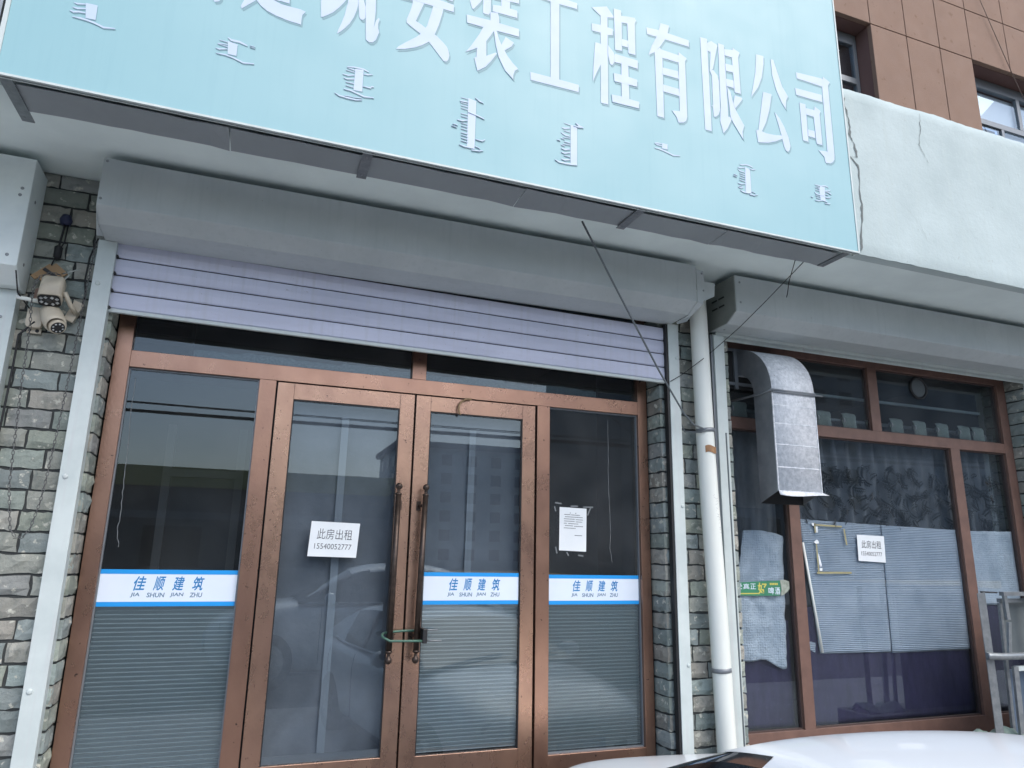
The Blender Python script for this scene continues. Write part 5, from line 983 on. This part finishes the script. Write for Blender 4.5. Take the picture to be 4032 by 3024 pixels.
    o=bp.build('door_post',BLACKM,solid=.02); o.parent=root
    for s in (1,-1):
        mm=MB(); Mm=Matrix.Translation((.62,s*1.00,1.04)); mm.lathe([(0,-.11),(.05,-.10),(.075,-.04),(.078,.04),(.05,.10),(0,.11)],Mm@Matrix.Rotation(R_(90),4,'X')@Matrix.Scale(1.0,4),12)
        mm.tube([(.64,s*.86,.97),(.63,s*.95,1.0)],.025,8); o=mm.build('wing_mirror',CARW); o.parent=root
        dh=MB()
        for x in (-.35,-1.2): dh.tube([(x,s*.905,.86),(x-.05,s*.925,.862),(x-.13,s*.925,.862),(x-.17,s*.905,.86)],.012,6)
        o=dh.build('door_handle',CARW); o.parent=root
        ln=MB()
        for x in (.72,-.56,-1.45): ln.tube([(x,s*.902,.30),(x,s*.908,.6),(x-.01,s*.906,.80),(x-.01,s*.88,.93)],.004,5)
        o=ln.build('door_gap',BLACKM); o.parent=root
        hl=MB().lathe([(0,-.02),(.09,-.01),(.10,.02),(.05,.05),(0,.055)],Matrix.Translation((2.05,s*.60,.70))@Matrix.Rotation(R_(90),4,'Y')@Matrix.Diagonal((.8,1.6,1,1)),16); o=hl.build('headlight',LAMPG); o.parent=root
        tl_=MB().lathe([(0,-.02),(.08,-.01),(.09,.02),(.05,.04),(0,.045)],Matrix.Translation((-2.12,s*.62,.82))@Matrix.Rotation(R_(-90),4,'Y')@Matrix.Diagonal((1,1.7,1,1)),16); o=tl_.build('tail_light',LAMPR); o.parent=root
        for x in (1.38,-1.38):
            Mw=Matrix.Translation((x,s*.80,.32))@Matrix.Rotation(R_(-90*s),4,'X')
            ty=MB().lathe([(.20,-.10),(.29,-.105),(.315,-.09),(.32,-.05),(.32,.05),(.315,.09),(.29,.105),(.20,.10)],Mw,28).build('wheel',TYRE); ty.parent=root
            rm=MB().lathe([(0,.085),(.04,.09),(.06,.075),(.17,.085),(.205,.10),(.205,-.09)],Mw,28)
            for k in range(5):
                a=2*math.pi*k/5; rm.xbox(Mw@Matrix.Rotation(a,4,'Z')@Matrix.Translation((.11,0,.095)),.17,.04,.02)
            o=rm.build('rim',CHROME); o.parent=ty
    o=MB().box(2.235,2.27,-.45,.45,.40,.56).build('grille',BLACKM,bevel=.02); o.parent=root
    for x,nm in ((2.285,'front_plate'),(-2.285,'rear_plate')):
        o=MB().box(x-.006,x+.006,-.22,.22,.46,.60).build('number_plate',BLUET,bevel=.004); o.parent=root
    o=MB().box(-2.2,2.2,-.8,.8,.16,.19).build('floor_pan',BLACKM); o.parent=root
    return root
def dup(root,loc,rz,label):
    r=root.copy(); COL.objects.link(r); r.location=loc; r.rotation_euler=(0,0,rz); r['label']=label
    for ch in list(root.children):
        c=ch.copy(); COL.objects.link(c); c.parent=r
        for g_ in ch.children:
            d=g_.copy(); COL.objects.link(d); d.parent=c
    return r
car=make_car('white car parked nose in before the shop, only its roof showing','white parked cars')
c2=dup(car,(1.9,-7.3,-.25),R_(180),'white car parked side on behind the camera, reflected in the left door glass')
c2.scale=(1,1,1.2); car.location=CAR_LOC; car.scale=(1,1,.953); car.rotation_euler=(0,0,R_(CAR_ROT))

# ------------------------------------------------------------------ across the street (seen in the glass)
lb=thing('low_building','long low pale building with an olive fascia across the road, reflected in the glass','building',(-12,-28,-.25))
part(MB().box(-40,6.2,-36,-28,-.25,4.2),'wall',LOWW,lb)
part(MB().box(-40.2,6.4,-36.2,-27.7,4.2,5.0),'fascia',OLIVE,lb)
wn=[]
for k in range(9):
    x=-36+k*4.6
    o=part(MB().box(x,x+2.2,-27.99,-27.95,1.0,2.6),'window',FARG,lb)
part(MB().box(-40,6.2,-27.995,-27.96,2.9,3.2),'band',GREYF,lb)
ab=thing('apartment_block','pale multi storey apartment block far behind, reflected in the right door','building',(33,-85,-.25))
part(MB().box(18,44,-100,-85,-.25,15.2),'wall',FARW,ab); part(MB().box(17.4,44.6,-100.6,-84.4,15.2,15.9),'roof',mat('dark_roof',(.08,.085,.09),rough=.8),ab)
for fl_ in range(6):
    for k in range(7): part(MB().box(20+k*3.4,21.4+k*3.4,-84.99,-84.9,1.0+2.4*fl_,2.4+2.4*fl_),'window',FARG,ab)
    for k in range(3): part(MB().box(17.9,17.99,-98+k*4,-96.6+k*4,1.0+2.4*fl_,2.4+2.4*fl_),'window',FARG,ab)
a2=thing('apartment_block','darker apartment block standing nearest the corner, reflected in the right window','building',(47,-60,-.25))
part(MB().box(36,150,-80,-60,-.25,30),'wall',mat('dark_far_wall',(.24,.26,.28),(.20,.22,.24),scale=.3,rough=.9),a2)
for fl_ in range(8):
    for k in range(8): part(MB().box(38+k*4,39.8+k*4,-59.99,-59.9,1.5+3.1*fl_,3.1+3.1*fl_),'window',FARG,a2)
for k in range(5):
    z=4.9+.13*k+(.25 if k>2 else 0)
    cable(sag((-32,-13-.1*k,z),(34,-13-.1*k,z+.35-.12*k),.35+.08*k,30),.022 if k<2 else .012,['thick power line over the street, reflected in the shop glass','second thick power line over the street, reflected in the glass','thin lowest wire over the street, reflected in the glass','thin middle wire over the street, reflected in the glass','thin topmost wire over the street, reflected in the glass'][k],CABLE,'power_line')
pl=thing('power_pole','concrete pole carrying the street power lines left of the shop','pole',(-32,-13.2,-.25))
part(MB().tube([(-32,-13.2,-.25),(-32,-13.2,8)],[.18,.12],12),'shaft',FARW,pl); part(MB().box(-32.06,-31.94,-14.2,-12.6,5.2,5.32).box(-32.06,-31.94,-14.2,-12.6,4.85,4.95),'crossarm',STEEL,pl)
pl2=thing('power_pole','concrete pole carrying the street power lines right of the shop','pole',(34,-13.2,-.25))
part(MB().tube([(34,-13.2,-.25),(34,-13.2,8)],[.18,.12],12),'shaft',FARW,pl2); part(MB().box(33.94,34.06,-14.2,-12.6,5.2,5.32).box(33.94,34.06,-14.2,-12.6,4.85,4.95),'crossarm',STEEL,pl2)
